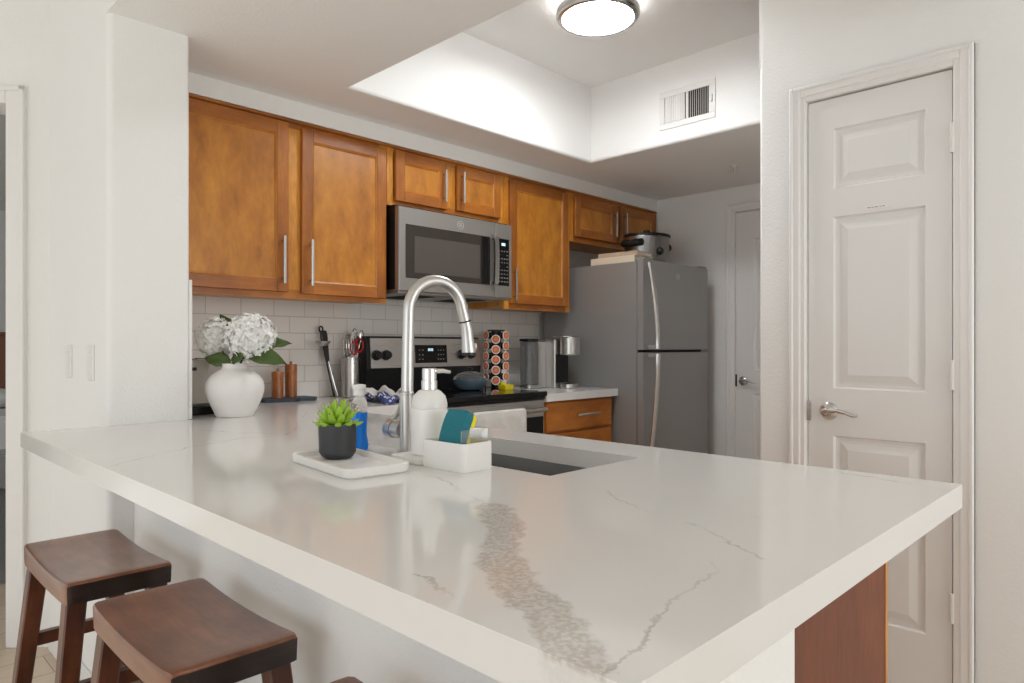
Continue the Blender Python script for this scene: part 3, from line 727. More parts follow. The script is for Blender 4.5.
for x in (1.957, 2.016, 2.518, 2.588):
    q = Matrix.Translation((x, 2.8715, 1.118)) @ Matrix.Rotation(R(86), 4, 'X')
    mb = MB().lathe([(.026, 0), (.026, .006), (.022, .008), (.020, .026), (.017, .029)], seg=24, mtx=q); mb.box(x - .004, x + .004, 2.838, 2.848, 1.10, 1.138, .002)
    mb.build('knob', M['black'], fa)
# hanging towel on the oven handle
def cloth_strip(name, m, x0, x1, zf, zb, y, zt, amp=.004, parent=None):
    mb = MB(); nu = 26; loops = []
    prof = [(y - .0135, zf)] + [(y - .0150, zf + (zt - .010 - zf) * k / 8) for k in range(1, 9)] + [(y - .0110, zt + .009), (y, zt + .0150), (y + .0110, zt + .009)] + [(y + .0150, zt - .010 - (zt - .01 - zb) * k / 6) for k in range(0, 7)]
    for side in (0, 1):
        pass
    grid = []
    for i in range(nu + 1):
        t = i / nu; x = x0 + (x1 - x0) * t; row = []
        for j, (py, pz) in enumerate(prof):
            w = max(0, (zt - pz)) / max(.01, zt - zf)
            wob = amp * math.sin(t * 19 + j * .15) * w
            sgn = -1 if j < len(prof) / 2 else 1
            row.append((x, py + wob * .6 + sgn * abs(wob) * .6, pz + .003 * math.sin(t * 7) * (1 if j in (0, len(prof) - 1) else 0)))
        grid.append(row)
    V = [[mb.bm.verts.new(p) for p in row] for row in grid]
    for i in range(nu):
        for j in range(len(prof) - 1): mb.bm.faces.new((V[i][j], V[i + 1][j], V[i + 1][j + 1], V[i][j + 1]))
    o = mb.build(name, m, parent)
    so = o.modifiers.new('thick', 'SOLIDIFY'); so.thickness = .003; so.offset = 1 
    return o
tw = cloth_strip('dish_towel', M['towel'], 2.13, 2.475, .70, .74, RYF - .052, .838)
tag(tw, 'off white printed towel hanging over the oven door handle', 'towel')

# ------------------------------------------------------------------ REFRIGERATOR
fr = thing('refrigerator', 'slate grey top freezer refrigerator in the far corner', 'refrigerator', (3.69, 2.6, 0))
FX0, FX1, FYD, FYB = 3.315, 4.055, 2.195, 2.248
MB().box(FX0 + .002, FX1 - .002, FYB + .006, 2.97, .03, 1.655, .006).build('cabinet_body', M['slate'], fr)
MB().box(FX0 + .012, FX1 - .012, FYB, FYB + .006, .10, 1.65).build('door_gasket', M['slate_dark'], fr, smooth=False)
def fdoor(name, z0, z1):
    mb = MB(); n = 8; pr = []
    for k in range(n + 1):
        t = k / n; x = FX0 + (FX1 - FX0) * t
        pr.append((x, FYD + .012 * (2 * t - 1) ** 4))
    loopsx = [(FX0, FYB - .001)] + pr + [(FX1, FYB - .001)]
    mb.prism(loopsx, z0, z1)
    bmesh.ops.bevel(mb.bm, geom=[e for e in mb.bm.edges if e.calc_face_angle(0) > 1.0], offset=.006, segments=2, profile=.5, affect='EDGES')
    return mb.build(name, M['slate'], fr)
fd = fdoor('freezer_door', 1.143, 1.662); rd = fdoor('fridge_door', .10, 1.127)
def fhandle(parent, z0, z1, topfix):
    pts = []; n = 14; w = []
    for k in range(n + 1):
        t = k / n; z = z0 + (z1 - z0) * t
        s = t if topfix else 1 - t       # 0 at the seam end, 1 at the fixed end
        d = .010 + .060 * math.cos(s * PI / 2) ** .9 if s < 1 else .010
        pts.append((FX0 + .034, FYD - d + .004, z)); w.append(.014 + .004 * math.sin(t * PI))
    mb = MB()
    mb.loft([[(p[0] + a * ww, p[1] + b * .007, p[2]) for a, b in ((-1, .2), (-.6, -1), (.6, -1), (1, .2), (1, 1), (-1, 1))] for p, ww in zip(pts, w)], True, True)
    e = pts[0] if topfix else pts[-1]
    mb.box(FX0 + .026, FX0 + .042, e[1], FYD + .004, min(e[2], e[2]) - (0 if topfix else .02), e[2] + (.02 if topfix else 0))
    f2 = pts[-1] if topfix else pts[0]
    mb.box(FX0 + .024, FX0 + .044, f2[1], FYD + .006, f2[2] - (.03 if topfix else 0), f2[2] + (0 if topfix else .03))
    return mb.build('handle', M['nickel'], parent)
fhandle(fd, 1.150, 1.645, True); fhandle(rd, .48, 1.120, False)
monogram(fd, Frame((0, FYD, 0), (1, 0, 0), (0, -1, 0)), 3.67, 1.585, .020)
for x0_ in (FX0 + .02, FX1 - .09): MB().box(x0_, x0_ + .07, FYD + .01, FYB + .03, 1.6635, 1.675, .003).build('hinge_cover', M['slate'], fr)
MB().box(FX0 + .03, FX1 - .03, FYB - .02, 2.6, .002, .095).build('kick_plate', M['slate_dark'], fr, smooth=False)
# on top of the fridge
FT = 1.656
sc_ = thing('slow_cooker', 'oval steel slow cooker with black handles and lid on top of the refrigerator', 'slow cooker', (3.72, 2.47, FT))
cx, cy = 3.735, 2.46
MB().lathe([(.128, 0), (.138, .01), (.152, .05), (.158, .17), (.156, .178)], (cx, cy, FT + .02), 40, 1, .86).build('shell', M['darksteel'], sc_)
MB().lathe([(.10, 0), (.118, .004), (.124, .02), (.11, .02)], (cx, cy, FT), 40, 1, .82).build('base', M['black'], sc_)
MB().lathe([(.154, 0), (.165, .002), (.166, .014), (.155, .016), (.12, .021), (.06, .024), (.01, .025)], (cx, cy, FT + .199), 40, 1, .86).build('lid', M['black'], sc_)
MB().lathe([(.012, 0), (.012, .006), (.024, .012), (.022, .022), (.004, .024)], (cx, cy, FT + .2245), 20).build('knob', M['black'], sc_)
for a in (180, 0):
    mb = MB(); s = -1 if a == 180 else 1
    mb.tube([(cx + s * .145, cy - .060, FT + .155), (cx + s * .180, cy - .05, FT + .15), (cx + s * .195, cy, FT + .147), (cx + s * .180, cy + .05, FT + .15), (cx + s * .145, cy + .060, FT + .155)], .022, 12)
    mb.build('handle', M['black'], sc_)
MB().lathe([(.02, 0), (.024, .004), (.018, .016), (.008, .018)], seg=20, mtx=Matrix.Translation((cx - .05, cy - .130, FT + .10)) @ Matrix.Rotation(R(98), 4, 'X')).build('dial', M['black'], sc_)
def book(label, x0, x1, y0, y1, z0, z1, m, rot=0):
    c = ((x0 + x1) / 2, (y0 + y1) / 2, z0); b = thing('book', label, 'book', c, 'books on the refrigerator')
    q = Matrix.Translation(c) @ Matrix.Rotation(R(rot), 4, 'Z') @ Matrix.Translation(-Vector(c))
    mb = MB(); mb.box(x0, x1, y0, y1, z0, z0 + .003, mtx=q); mb.box(x0, x1, y0, y1, z1 - .003, z1, mtx=q); mb.box(x0, x0 + .003, y0, y1, z0 + .003, z1 - .003, mtx=q); mb.build('cover', m, b, smooth=False)
    MB().box(x0 + .0035, x1 - .006, y0 + .006, y1 - .006, z0 + .0032, z1 - .0032, mtx=q).build('pages', M['page'], b, smooth=False)
book('thick cream book lying on the refrigerator at the bottom of the pair', 3.335, 3.53, 2.28, 2.60, FT + .001, FT + .040, M['book1'])
book('thinner tan patterned book lying on the cream book beside the slow cooker', 3.345, 3.52, 2.275, 2.55, FT + .041, FT + .066, M['book2'], 3)

# ------------------------------------------------------------------ CEILING LIGHT, VENT, SPRINKLER, SWITCHES
cl = thing('ceiling_light', 'round flush mount ceiling light with brushed rings glowing in the tray ceiling', 'ceiling light', (2.325, 1.775, Z1))
lx, ly = 2.325, 1.775
MB().lathe([(.115, 0), (.118, -.012), (.125, -.035), (.10, -.036)], (lx, ly, Z1 - .0005), 48).build('canopy', M['nickel'], cl)
mb = MB(); mb.lathe([(.128, -.036), (.172, -.040), (.176, -.048), (.176, -.072), (.170, -.082), (.152, -.083), (.150, -.074), (.149, -.045)], (lx, ly, Z1), 64, cap0=True, cap1=False); mb.build('ring', M['nickel'], cl)
MB().lathe([(.150, -.006), (.158, -.008), (.158, -.034), (.130, -.0355)], (lx, ly, Z1), 48, cap0=False, cap1=False).build('side_glow', M['lampside'], cl)
MB().lathe([(.148, -.060), (.148, -.078), (.12, -.082), (.06, -.085), (.004, -.086)], (lx, ly, Z1), 48, cap0=True).build('diffuser', M['lamp'], cl)
vt = thing('air_vent', 'white metal air vent high on the tray wall above the refrigerator', 'vent', (HX2, 1.79, 2.37))
Fv = Frame((HX2, 0, 0), (0, 1, 0), (-1, 0, 0))
VY0, VY1, VZ0, VZ1 = 1.640, 1.955, 2.285, 2.480
mb = MB()
for (a, b, c, d) in ((VY0, VY1, VZ0, VZ0 + .03), (VY0, VY1, VZ1 - .03, VZ1), (VY0, VY0 + .035, VZ0 + .03, VZ1 - .03), (VY1 - .03, VY1, VZ0 + .03, VZ1 - .03)): fbox(mb, Fv, a, b, c, d, .0005, .006, bev=.002)
fbox(mb, Fv, 1.790, 1.800, VZ0 + .03, VZ1 - .03, .0005, .006); mb.build('vent_frame', M['trim'], vt)
mb = MB(); fbox(mb, Fv, VY0 + .03, VY1 - .028, VZ0 + .028, VZ1 - .028, 0.0002, .0008); mb.build('duct_shade', M['dark'], vt)  # dark sheet, painted in for the shade behind the louvres
def slat(y, ang):
    mb_ = MB(); q = Matrix.Translation((HX2 - .006, y, 0)) @ Matrix.Rotation(R(ang), 4, 'Z')
    mb_.box(-.0045, .0045, -.0008, .0008, VZ0 + .03, VZ1 - .03, mtx=q); return mb_
mb = MB()
for k in range(9): mb.box(-.003, .003, -.0052, .0052, VZ0 + .03, VZ1 - .03, mtx=Matrix.Translation((HX2 - .0052, 1.812 + k * .0128, 0)))
for k in range(10): mb.box(-.005, .005, -.0009, .0009, VZ0 + .03, VZ1 - .03, mtx=Matrix.Translation((HX2 - .0062, 1.682 + k * .0116, 0)) @ Matrix.Rotation(R(30), 4, 'Z'))
mb.build('louvres', M['trim'], vt, smooth=False)
mb = MB(); fbox(mb, Fv, 1.652, 1.660, 2.365, 2.40, .006, .014, bev=.002); mb.build('damper_lever', M['trim'], vt)
sp = thing('sprinkler_head', 'small metal fire sprinkler head on the low ceiling near the refrigerator', 'sprinkler', (3.72, 1.86, LZ))
MB().lathe([(.026, 0), (.026, -.003), (.012, -.006), (.010, -.012)], (3.72, 1.86, LZ - .0005), 24).build('escutcheon', M['trim'], sp)
mb = MB(); 
for s in (-1, 1): mb.tube([(3.72 + s * .009, 1.86, LZ - .012), (3.72 + s * .012, 1.86, LZ - .025), (3.72 + s * .003, 1.86, LZ - .038)], .0022, 8)
mb.tube([(3.72, 1.86, LZ - .012), (3.72, 1.86, LZ - .038)], .003, 8); mb.lathe([(.018, -.038), (.018, -.040)], (3.72, 1.86, LZ), 18); mb.build('deflector', M['nickel'], sp)
Fl = Frame((XL, 0, 0), (0, 1, 0), (-1, 0, 0))
for y, w, lab in ((2.842, .072, 'white light switch plate on the left wall, farther from the counter corner'), (2.566, .072, 'white light switch plate on the left wall, nearer the counter corner')):
    sw = thing('light_switch', lab, 'light switch', (XL, y, 1.11), 'light switches on the left wall')
    mb = MB(); fbox(mb, Fl, y - w / 2, y + w / 2, 1.05, 1.168, .0005, .006, bev=.003); mb.build('cover_plate', M['trim'], sw)
    mb = MB(); fbox(mb, Fl, y - .017, y + .017, 1.074, 1.143, .006, .009, bev=.0015); mb.build('rocker', M['whiteplastic'], sw)

# ------------------------------------------------------------------ STOOLS (built at the origin: x across, y along the seat)
def make_stool():
    t = thing('bar_stool', '', 'stool', (0, 0, 0), 'saddle seat bar stools at the peninsula')
    hw, hl, H, TH = .118, .232, .622, .052
    mb = MB(); nx, ny = 10, 24
    def top(u, v):   # u,v in -1..1
        return H - .012 * (1 - v * v) - .004 * u * u * 0 
    def P_(u, v, z):
        rc = .10
        x = hw * u; y = hl * v
        # rounded plan corners
        k = max(0, (abs(u) - .8) / .2) * max(0, (abs(v) - .9) / .1)
        return (x * (1 - .04 * k), y * (1 - .02 * k), z)
    us = [-1, -.97, -.9, -.7, -.4, 0, .4, .7, .9, .97, 1]; vs = [-1, -.985, -.95, -.85, -.7, -.5, -.25, 0, .25, .5, .7, .85, .95, .985, 1]
    def zt(u, v):
        e = 0
        if abs(u) > .97: e += .008
        elif abs(u) > .9: e += .002
        if abs(v) > .985: e += .008
        elif abs(v) > .95: e += .002
        return top(u, v) - min(e, .010)
    T = [[mb.bm.verts.new(P_(u, v, zt(u, v))) for v in vs] for u in us]
    def zb(u, v): return H - TH - .006 * (1 - v * v) 
    B = [[mb.bm.verts.new(P_(u * .985, v * .99, zb(u, v))) for v in vs] for u in us]
    for i in range(len(us) - 1):
        for j in range(len(vs) - 1):
            mb.bm.faces.new((T[i][j], T[i + 1][j], T[i + 1][j + 1], T[i][j + 1])); mb.bm.faces.new((B[i][j], B[i][j + 1], B[i + 1][j + 1], B[i + 1][j]))
    for j in range(len(vs) - 1):
        mb.bm.faces.new((T[0][j], T[0][j + 1], B[0][j + 1], B[0][j])); mb.bm.faces.new((T[-1][j], B[-1][j], B[-1][j + 1], T[-1][j + 1]))
    for i in range(len(us) - 1):
        f = mb.bm.faces.new((T[i][0], B[i][0], B[i + 1][0], T[i + 1][0])); f.material_index = 1
        f = mb.bm.faces.new((T[i][-1], T[i + 1][-1], B[i + 1][-1], B[i][-1])); f.material_index = 1
    mb.build('seat', [M['stool_wood'], M['stool_dark']], t)
    def leg_at(sx, sy, z):   # centre line of a leg
        k = (H - .05 - z) / (H - .05)
        return Vector((sx * (.088 + .058 * k), sy * (.185 + .050 * k), z))
    for sx in (-1, 1):
        for sy in (-1, 1):
            a = leg_at(sx, sy, H - TH - .001); b = leg_at(sx, sy, .002)
            h = .020; mbl = MB()
            loops = []
            for p, q in ((b, .018), (a, .022)):
                loops.append([(p.x + i * q, p.y + j * q, p.z) for i, j in ((-.85, -1), (.85, -1), (1, -.85), (1, .85), (.85, 1), (-.85, 1), (-1, .85), (-1, -.85))])
            mbl.loft(loops, True, True); mbl.build('leg', M['stool_leg'], t, smooth=False)
    for sy in (-1, 1):
        a, b = leg_at(-1, sy, .36), leg_at(1, sy, .36)
        MB().bar(a + Vector((.017, 0, 0)), b - Vector((.017, 0, 0)), .020, .034).build('stretcher', M['stool_leg'], t, smooth=False)
    for sx in (-1, 1):
        a, b = leg_at(sx, -1, .22), leg_at(sx, 1, .22)
        MB().bar(a + Vector((0, .017, 0)), b - Vector((0, .017, 0)), .020, .034).build('stretcher', M['stool_leg'], t, smooth=False)
    return t
s1 = make_stool(); s1.location = (.516, 2.047, 0); s1['label'] = 'dark wooden saddle seat stool farthest from the camera, beside the doorway'
dup(s1, (.526, 1.424, 0), R(0), 'brown saddle seat stool in the middle of the three, with a darker mottled seat')
dup(s1, (.510, .757, 0), 0, 'stool nearest the camera, only its seat corner showing at the bottom edge')

# ------------------------------------------------------------------ FAUCET
fc = thing('kitchen_faucet', 'tall brushed steel gooseneck faucet behind the sink', 'faucet', (.955, 1.300, CZ))
fx, fy = .955, 1.279
MB().lathe([(.021, 0), (.021, .005), (.0160, .008), (.0160, .135), (.0172, .137), (.0172, .142), (.0150, .144)], (fx, fy, CZ), 28).build('body', M['steel_v'], fc)
ux, uy = .995, -.09      # direction of the spout in plan
arcR = .075; topz = 1.244
pts = [(fx + .002, fy, CZ + .144), (fx + .004, fy, topz - .08), (fx + .006, fy, topz)]
for k in range(1, 15):
    a = PI * k / 14 * .945
    dd_ = arcR * (1 - math.cos(a)) * 1.02; pts.append((fx + .006 + ux * dd_, fy + uy * dd_, topz + arcR * math.sin(a)))
ext = (Vector(pts[-1]) - Vector(pts[-2])).normalized() * .032
pts.append(tuple(Vector(pts[-1]) + ext))
last = Vector(pts[-1]); dr_ = ext.normalized()
MB().tube(pts, .0140, 20).build('spout', M['steel_v'], fc)
p1 = last + dr_ * .002; p2 = p1 + dr_ * .055; p3 = last + Vector((ux * .012, uy * .012, -.076)); 
mb = MB(); mb.tube([p1, p1 + dr_ * .02, last + Vector((ux * .009, uy * .009, -.048)), p3, p3 + Vector((0, 0, -.003))], [.0142, .0146, .0155, .0178, .017], 20)
sh = mb.build('spray_head', M['steel_v'], fc)
mb = MB(); mb.tube([p1 - dr_ * .001, p1 + dr_ * .0015], .0153, 20); mb.build('seam_ring', M['slate_dark'], fc)
mb = MB(); mb.tube([p3 + Vector((0, 0, -.003)), p3 + Vector((0, 0, -.010))], .0165, 18); mb.build('nozzle', M['black'], sh)
mb = MB(); mb.box(p3.x + .010, p3.x + .022, p3.y - .008, p3.y + .004, p3.z + .006, p3.z + .020, .002); mb.build('spray_button', M['steel_v'], sh)
# side valve: a fat stub pointing along the counter, with a pin lever rising from it
mb = MB(); mb.tube([(fx, fy + .014, CZ + .054), (fx, fy + .042, CZ + .054)], .0195, 22); mb.tube([(fx, fy + .044, CZ + .054), (fx, fy + .066, CZ + .054)], .0215, 22); mb.tube([(fx, fy + .041, CZ + .054), (fx, fy + .045, CZ + .054)], .0185, 22)
hb = mb.build('valve', M['steel_v'], fc)
MB().tube([(fx, fy + .054, CZ + .072), (fx + .004, fy + .040, CZ + .092), (fx + .006, fy + .026, CZ + .122)], [.0055, .005, .004], 12).build('lever', M['steel_v'], hb)

# ------------------------------------------------------------------ SINK CADDY, DISPENSER, SPONGE
cd = thing('sink_caddy', 'white ceramic sink caddy with a raised box end beside the faucet', 'caddy', (.93, 1.11, CZ))
q = Matrix.Translation((.921, 1.118, 0)) @ Matrix.Rotation(R(2), 4, 'Z')
mb = MB(); W_, L_ = .043, .118
mb.rbox(-W_, W_, .0125, L_, CZ, CZ + .014, r=.014, mtx=q); mb.build('plinth', M['white'], cd)
def rrect(x0, x1, y0, y1, r_, z, n=5):
    out = []
    for cx_, cy_, a0 in ((x1 - r_, y1 - r_, 0), (x0 + r_, y1 - r_, 90), (x0 + r_, y0 + r_, 180), (x1 - r_, y0 + r_, 270)):
        for k in range(n + 1):
            a = R(a0 + 90 * k / n); out.append((cx_ + r_ * math.cos(a), cy_ + r_ * math.sin(a), z))
    return out
mb = MB(); y0_, y1_ = -L_, .012
mb.loft([rrect(-W_ + .002, W_ - .002, y0_ + .002, y1_ - .002, .012, CZ), rrect(-W_, W_, y0_, y1_, .014, CZ + .003), rrect(-W_, W_, y0_, y1_, .014, CZ + .055), rrect(-W_ + .001, W_ - .001, y0_ + .001, y1_ - .001, .013, CZ + .0565),
         rrect(-W_ + .0045, W_ - .0045, y0_ + .0045, y1_ - .0045, .010, CZ + .0565), rrect(-W_ + .006, W_ - .006, y0_ + .006, y1_ - .006, .009, CZ + .054), rrect(-W_ + .006, W_ - .006, y0_ + .006, y1_ - .006, .009, CZ + .008)], True, True, mtx=q)
mb.build('box', M['white'], cd)
dp = thing('soap_dispenser', 'white soap dispenser bottle with clear shoulder and chrome pump in the caddy', 'soap dispenser', (.945, 1.175, CZ + .015))
dx, dy = .938, 1.174; z0 = CZ + .0145
MB().lathe([(.036, 0), (.0395, .003), (.0395, .094), (.0375, .100)], (dx, dy, z0), 36).build('bottle', M['white'], dp)
MB().lathe([(.0390, .1005), (.0392, .110), (.035, .126), (.024, .137), (.0170, .140)], (dx, dy, z0), 36).build('shoulder', mat('pearl_plastic', (.78, .77, .75, 1), .15), dp)
MB().lathe([(.0175, .140), (.0175, .158), (.0165, .160), (.0150, .160), (.0150, .163), (.0160, .163), (.0160, .184), (.0145, .186)], (dx, dy, z0), 28).tube([(dx, dy, z0 + .179), (dx + .030 * .72, dy - .030 * .70, z0 + .180), (dx + .046 * .72, dy - .046 * .70, z0 + .177)], [.0055, .0048, .0035], 12).build('pump', M['chrome'], dp)
# sponge standing in the box, arched over: teal scrubber face with yellow foam back
sg_ = thing('sponge', 'teal and yellow scrub sponge standing in the white caddy box', 'sponge', (.93, 1.06, CZ + .01))
def sponge_part(name, off0, off1, m):
    mb = MB(); loops = []; c = Vector((.914, 1.064, 0)); dr = Vector((1.0, .03, 0)); nrm = Vector((-.03, 1.0, 0))
    path = []
    for k in range(11):
        t = k / 10; z = CZ + .012 + t * .098; d = -.004 + .030 * t ** 2.0
        path.append((d, z))
    for i, (d, z) in enumerate(path):
        a = path[max(0, i - 1)]; b = path[min(10, i + 1)]
        tz, td = b[1] - a[1], b[0] - a[0]; ln = math.hypot(tz, td); nd, nz_ = tz / ln, -td / ln
        pts_ = []
        hwid = .031 if 0 < i < 10 else .027
        for o_, s in ((off0, -1), (off0, 1), (off1, 1), (off1, -1)):
            p = c + dr * (d + nd * o_) + nrm * (hwid * s); pts_.append((p.x, p.y, z + nz_ * o_))
        loops.append(pts_)
    mb.loft(loops, True, True)
    return mb.build(name, m, sg_, smooth=True)
sponge_part('scrubber', -.016, .004, M['teal']); sponge_part('foam', .0045, .0140, M['yellow'])
hl_ = MB(); qq = Matrix.Translation((.921, 1.118, 0)) @ Matrix.Rotation(R(2), 4, 'Z')
hl_.box(.0375, .0395, -.106, -.03, CZ + .058, CZ + .082, .0005, mtx=qq); hl_.box(-.0395, .0395, -.108, -.1065, CZ + .058, CZ + .082, .0004, mtx=qq)
hl_.build('splash_guard', M['clear'], cd)
br_ = thing('dish_brush', 'grey handled scrub brush lying in the caddy box behind the sponge', 'brush', (.94, 1.03, CZ + .06))
MB().tube([(.930, 1.035, CZ + .072), (.958, 1.012, CZ + .070)], .011, 16).build('handle', M['whiteplastic'], br_)

# ------------------------------------------------------------------ TRAY, SUCCULENT, SOAP BOTTLE
rt = Matrix.Translation((.772, 1.232, 0)) @ Matrix.Rotation(R(-6), 4, 'Z')
mb = MB(); a, b, r_ = .072, .138, .024
mb.loft([rrect(-a + .006, a - .006, -b + .006, b - .006, r_ - .006, CZ), rrect(-a + .002, a - .002, -b + .002, b - .002, r_ - .002, CZ + .003), rrect(-a, a, -b, b, r_, CZ + .018), rrect(-a + .003, a - .003, -b + .003, b - .003, r_ - .003, CZ + .0195), rrect(-a + .006, a - .006, -b + .006, b - .006, r_ - .006, CZ + .018), rrect(-a + .010, a - .010, -b + .010, b - .010, r_ - .010, CZ + .008)], True, True, mtx=rt)
tag(mb.build('serving_tray', M['white']), 'low white rounded rectangular tray under the potted succulent', 'tray')
px_, py_, pz_ = .788, 1.300, CZ + .0085
su = thing('potted_succulent', 'small green succulent in a matte charcoal pot on the white tray', 'plant', (px_, py_, pz_))
MB().lathe([(.026, 0), (.033, .004), (.039, .014), (.0405, .072), (.0395, .074), (.037, .073), (.036, .062), (.002, .062)], (px_, py_, pz_), 40).build('pot', M['charcoal'], su)
MB().lathe([(.0355, 0), (.02, .004), (.002, .005)], (px_, py_, pz_ + .0625), 24).build('soil', M['soil'], su)
def fleshy(mb, base, dirv, ln, wd, mi=0, mi2=1):
    d = dirv.normalized(); ref = Vector((0, 0, 1)) if abs(d.z) < .95 else Vector((1, 0, 0)); u = d.cross(ref).normalized(); w = u.cross(d)
    ts = [0, .12, .3, .5, .68, .82, .92, 1.0]; ws = [.45, .75, 1.0, 1.0, .82, .52, .25, .03]
    curl = w * ln * .16
    loops = []
    for t, q_ in zip(ts, ws):
        c = base + d * ln * t + curl * t * t
        loops.append([tuple(c + u * math.cos(2 * PI * k / 8) * wd * q_ + w * math.sin(2 * PI * k / 8) * wd * q_ * .55) for k in range(8)])
    mb.loft(loops[:7], True, False, mi=mi); mb.loft(loops[6:], False, True, mi=mi2)
mb = MB(); rnd = random.Random(3)
for ring, (n, el, ln) in enumerate(((9, 12, .040), (9, 34, .044), (7, 55, .046), (4, 76, .046))):
    for k in range(n):
        az = 2 * PI * (k + ring * .37) / n + rnd.uniform(-.12, .12); e = R(el + rnd.uniform(-5, 5))
        d = Vector((math.cos(az) * math.cos(e), math.sin(az) * math.cos(e), math.sin(e)))
        fleshy(mb, Vector((px_, py_, pz_ + .066 + ring * .005)) + Vector((math.cos(az), math.sin(az), 0)) * .008 * (4 - ring) / 2, d, ln * rnd.uniform(.9, 1.1), .0085)
mb.build('leaf_rosette', [M['succ'], M['succtip']], su)
bx, by, bz = .903, 1.394, CZ + .0005
sb = thing('dish_soap_bottle', 'clear squeeze bottle of bright blue dish soap behind the potted succulent', 'soap bottle', (bx, by, bz))
MB().lathe([(.014, 0), (.021, .004), (.0225, .014), (.0205, .026), (.0180, .038), (.0185, .060), (.0195, .085), (.0192, .092)], (bx, by, bz), 28, 1.0, .9).build('liquid', M['blue'], sb)
MB().lathe([(.0194, .0925), (.0196, .110), (.0160, .124), (.0105, .130)], (bx, by, bz), 28, 1.0, .9).build('clear_shoulder', M['clear'], sb)
MB().lathe([(.0115, .1305), (.0140, .132), (.0130, .146), (.0155, .148), (.0150, .156), (.006, .158)], (bx, by, bz), 24).build('cap', M['whiteplastic'], sb)

# ------------------------------------------------------------------ VASE AND HYDRANGEAS
vx, vy = 1.047, 2.410
va = MB().lathe([(.060, 0), (.064, .003), (.072, .022), (.088, .055), (.0975, .085), (.0985, .105), (.094, .125), (.080, .145), (.060, .160), (.047, .167), (.0435, .173), (.0440, .184), (.0425, .187), (.040, .185), (.039, .172), (.050, .158), (.06, .12), (.05, .03), (.002, .025)], (vx, vy, CZ + .0005), 56).build('vase', M['whitematte'])
tag(va, 'round white ceramic vase holding hydrangeas beside the white wing wall', 'vase')
def petal(mb, c, n, size, spin, cup=.25):
    n = n.normalized(); ref = Vector((0, 0, 1)) if abs(n.z) < .9 else Vector((1, 0, 0)); u = n.cross(ref).normalized(); w = n.cross(u)
    for k in range(4):
        a = spin + k * PI / 2; d = u * math.cos(a) + w * math.sin(a); s = u * -math.sin(a) + w * math.cos(a)
        p = [c, c + d * size * .55 + s * size * .45 + n * size * cup * .6, c + d * size * 1.05 + n * size * cup, c + d * size * .55 - s * size * .45 + n * size * cup * .6]
        mb.quad(*[tuple(v) for v in p])
rv = Vector((.7009, -.7133, 0)); fv = Vector((.7133, .7009, 0))
def hydrangea(label, c, rad, sz, seed, neck, leaves, n=420):
    rn = random.Random(seed); c = Vector(c)
    t = thing('hydrangea', label, 'flower', (vx, vy, CZ + .05), 'hydrangeas in the white vase')
    mb = MB()
    for k in range(n):
        z = 1 - 2 * (k + .5) / n; ph = k * 2.39996; rr = math.sqrt(1 - z * z)
        d = Vector((rr * math.cos(ph), rr * math.sin(ph), z * sz)); q_ = rad * rn.uniform(.86, 1.04)
        nrm = Vector((d.x, d.y, d.z / sz)) + Vector((rn.uniform(-.4, .4), rn.uniform(-.4, .4), rn.uniform(-.4, .4)))
        petal(mb, c + d * q_, nrm, rad * .155 * rn.uniform(.85, 1.15), rn.uniform(0, PI))
    mb.sphere(c, rad * .72, 16, sz)
    mb.build('flower_head', M['petal'], t, recalc=False, smooth=False)
    st_ = [(vx + neck[0], vy + neck[1], CZ + .05), (vx + neck[0], vy + neck[1], CZ + .18), ((vx + neck[0] + c.x) / 2, (vy + neck[1] + c.y) / 2, CZ + .225), tuple(c)]
    MB().tube(st_, .004, 8).build('stem', M['stem'], t)
    for (b, d, ln, wd, droop) in leaves:
        mb = MB(); b = Vector(b); d = Vector(d).normalized(); s = d.cross(-fv * .85 + Vector((0, 0, .5))).normalized(); upv = s.cross(d)
        nT = 10; rows = []
        for i in range(nT + 1):
            tt = i / nT; wid = wd * math.sin(PI * min(1, tt * 1.02)) ** .75 * (1 - .35 * tt) if 0 < i < nT else .0008
            cc_ = b + d * ln * tt + Vector((0, 0, -droop * tt * tt))
            rows.append([cc_ + s * wid * q_ + upv * (abs(q_) * wid * .25 + .003 * math.sin(tt * 18 + abs(q_) * 4)) for q_ in (-1, -.5, 0, .5, 1)])
        V = [[mb.bm.verts.new(p) for p in row] for row in rows]
        for i in range(nT):
            for j in range(4): mb.bm.faces.new((V[i][j], V[i + 1][j], V[i + 1][j + 1], V[i][j + 1]))
        o = mb.build('leaf', M['leaf'], t); so = o.modifiers.new('t', 'SOLIDIFY'); so.thickness = .001
    return t
vc = Vector((vx, vy, 0))
def vp(r_, f_, z): return tuple(vc + rv * r_ + fv * f_ + Vector((0, 0, z)))
hydrangea('larger white hydrangea head in the vase, on the right of the pair', vp(.058, 0, 1.196), .084, .98, 5, (.012, -.01),
          [(vp(.05, -.02, 1.13), rv * 1 + Vector((0, 0, .10)) - fv * .2, .155, .042, .045), (vp(.06, .02, 1.17), rv * 1 + fv * .4 + Vector((0, 0, .1)), .13, .03, .01), (vp(.0, -.03, 1.112), rv * .7 - fv * .5 + Vector((0, 0, .35)), .085, .032, .02)])
hydrangea('smaller white hydrangea head in the vase, partly behind the wing wall', vp(-.086, .040, 1.192), .066, 1.15, 9, (-.012, .012),
          [(vp(-.01, -.01, 1.10), -rv * 1 - fv * .1 + Vector((0, 0, .45)), .10, .034, .02), (vp(-.02, .06, 1.20), -rv * .8 + fv * .3 + Vector((0, 0, .9)), .11, .028, .0)], n=330)

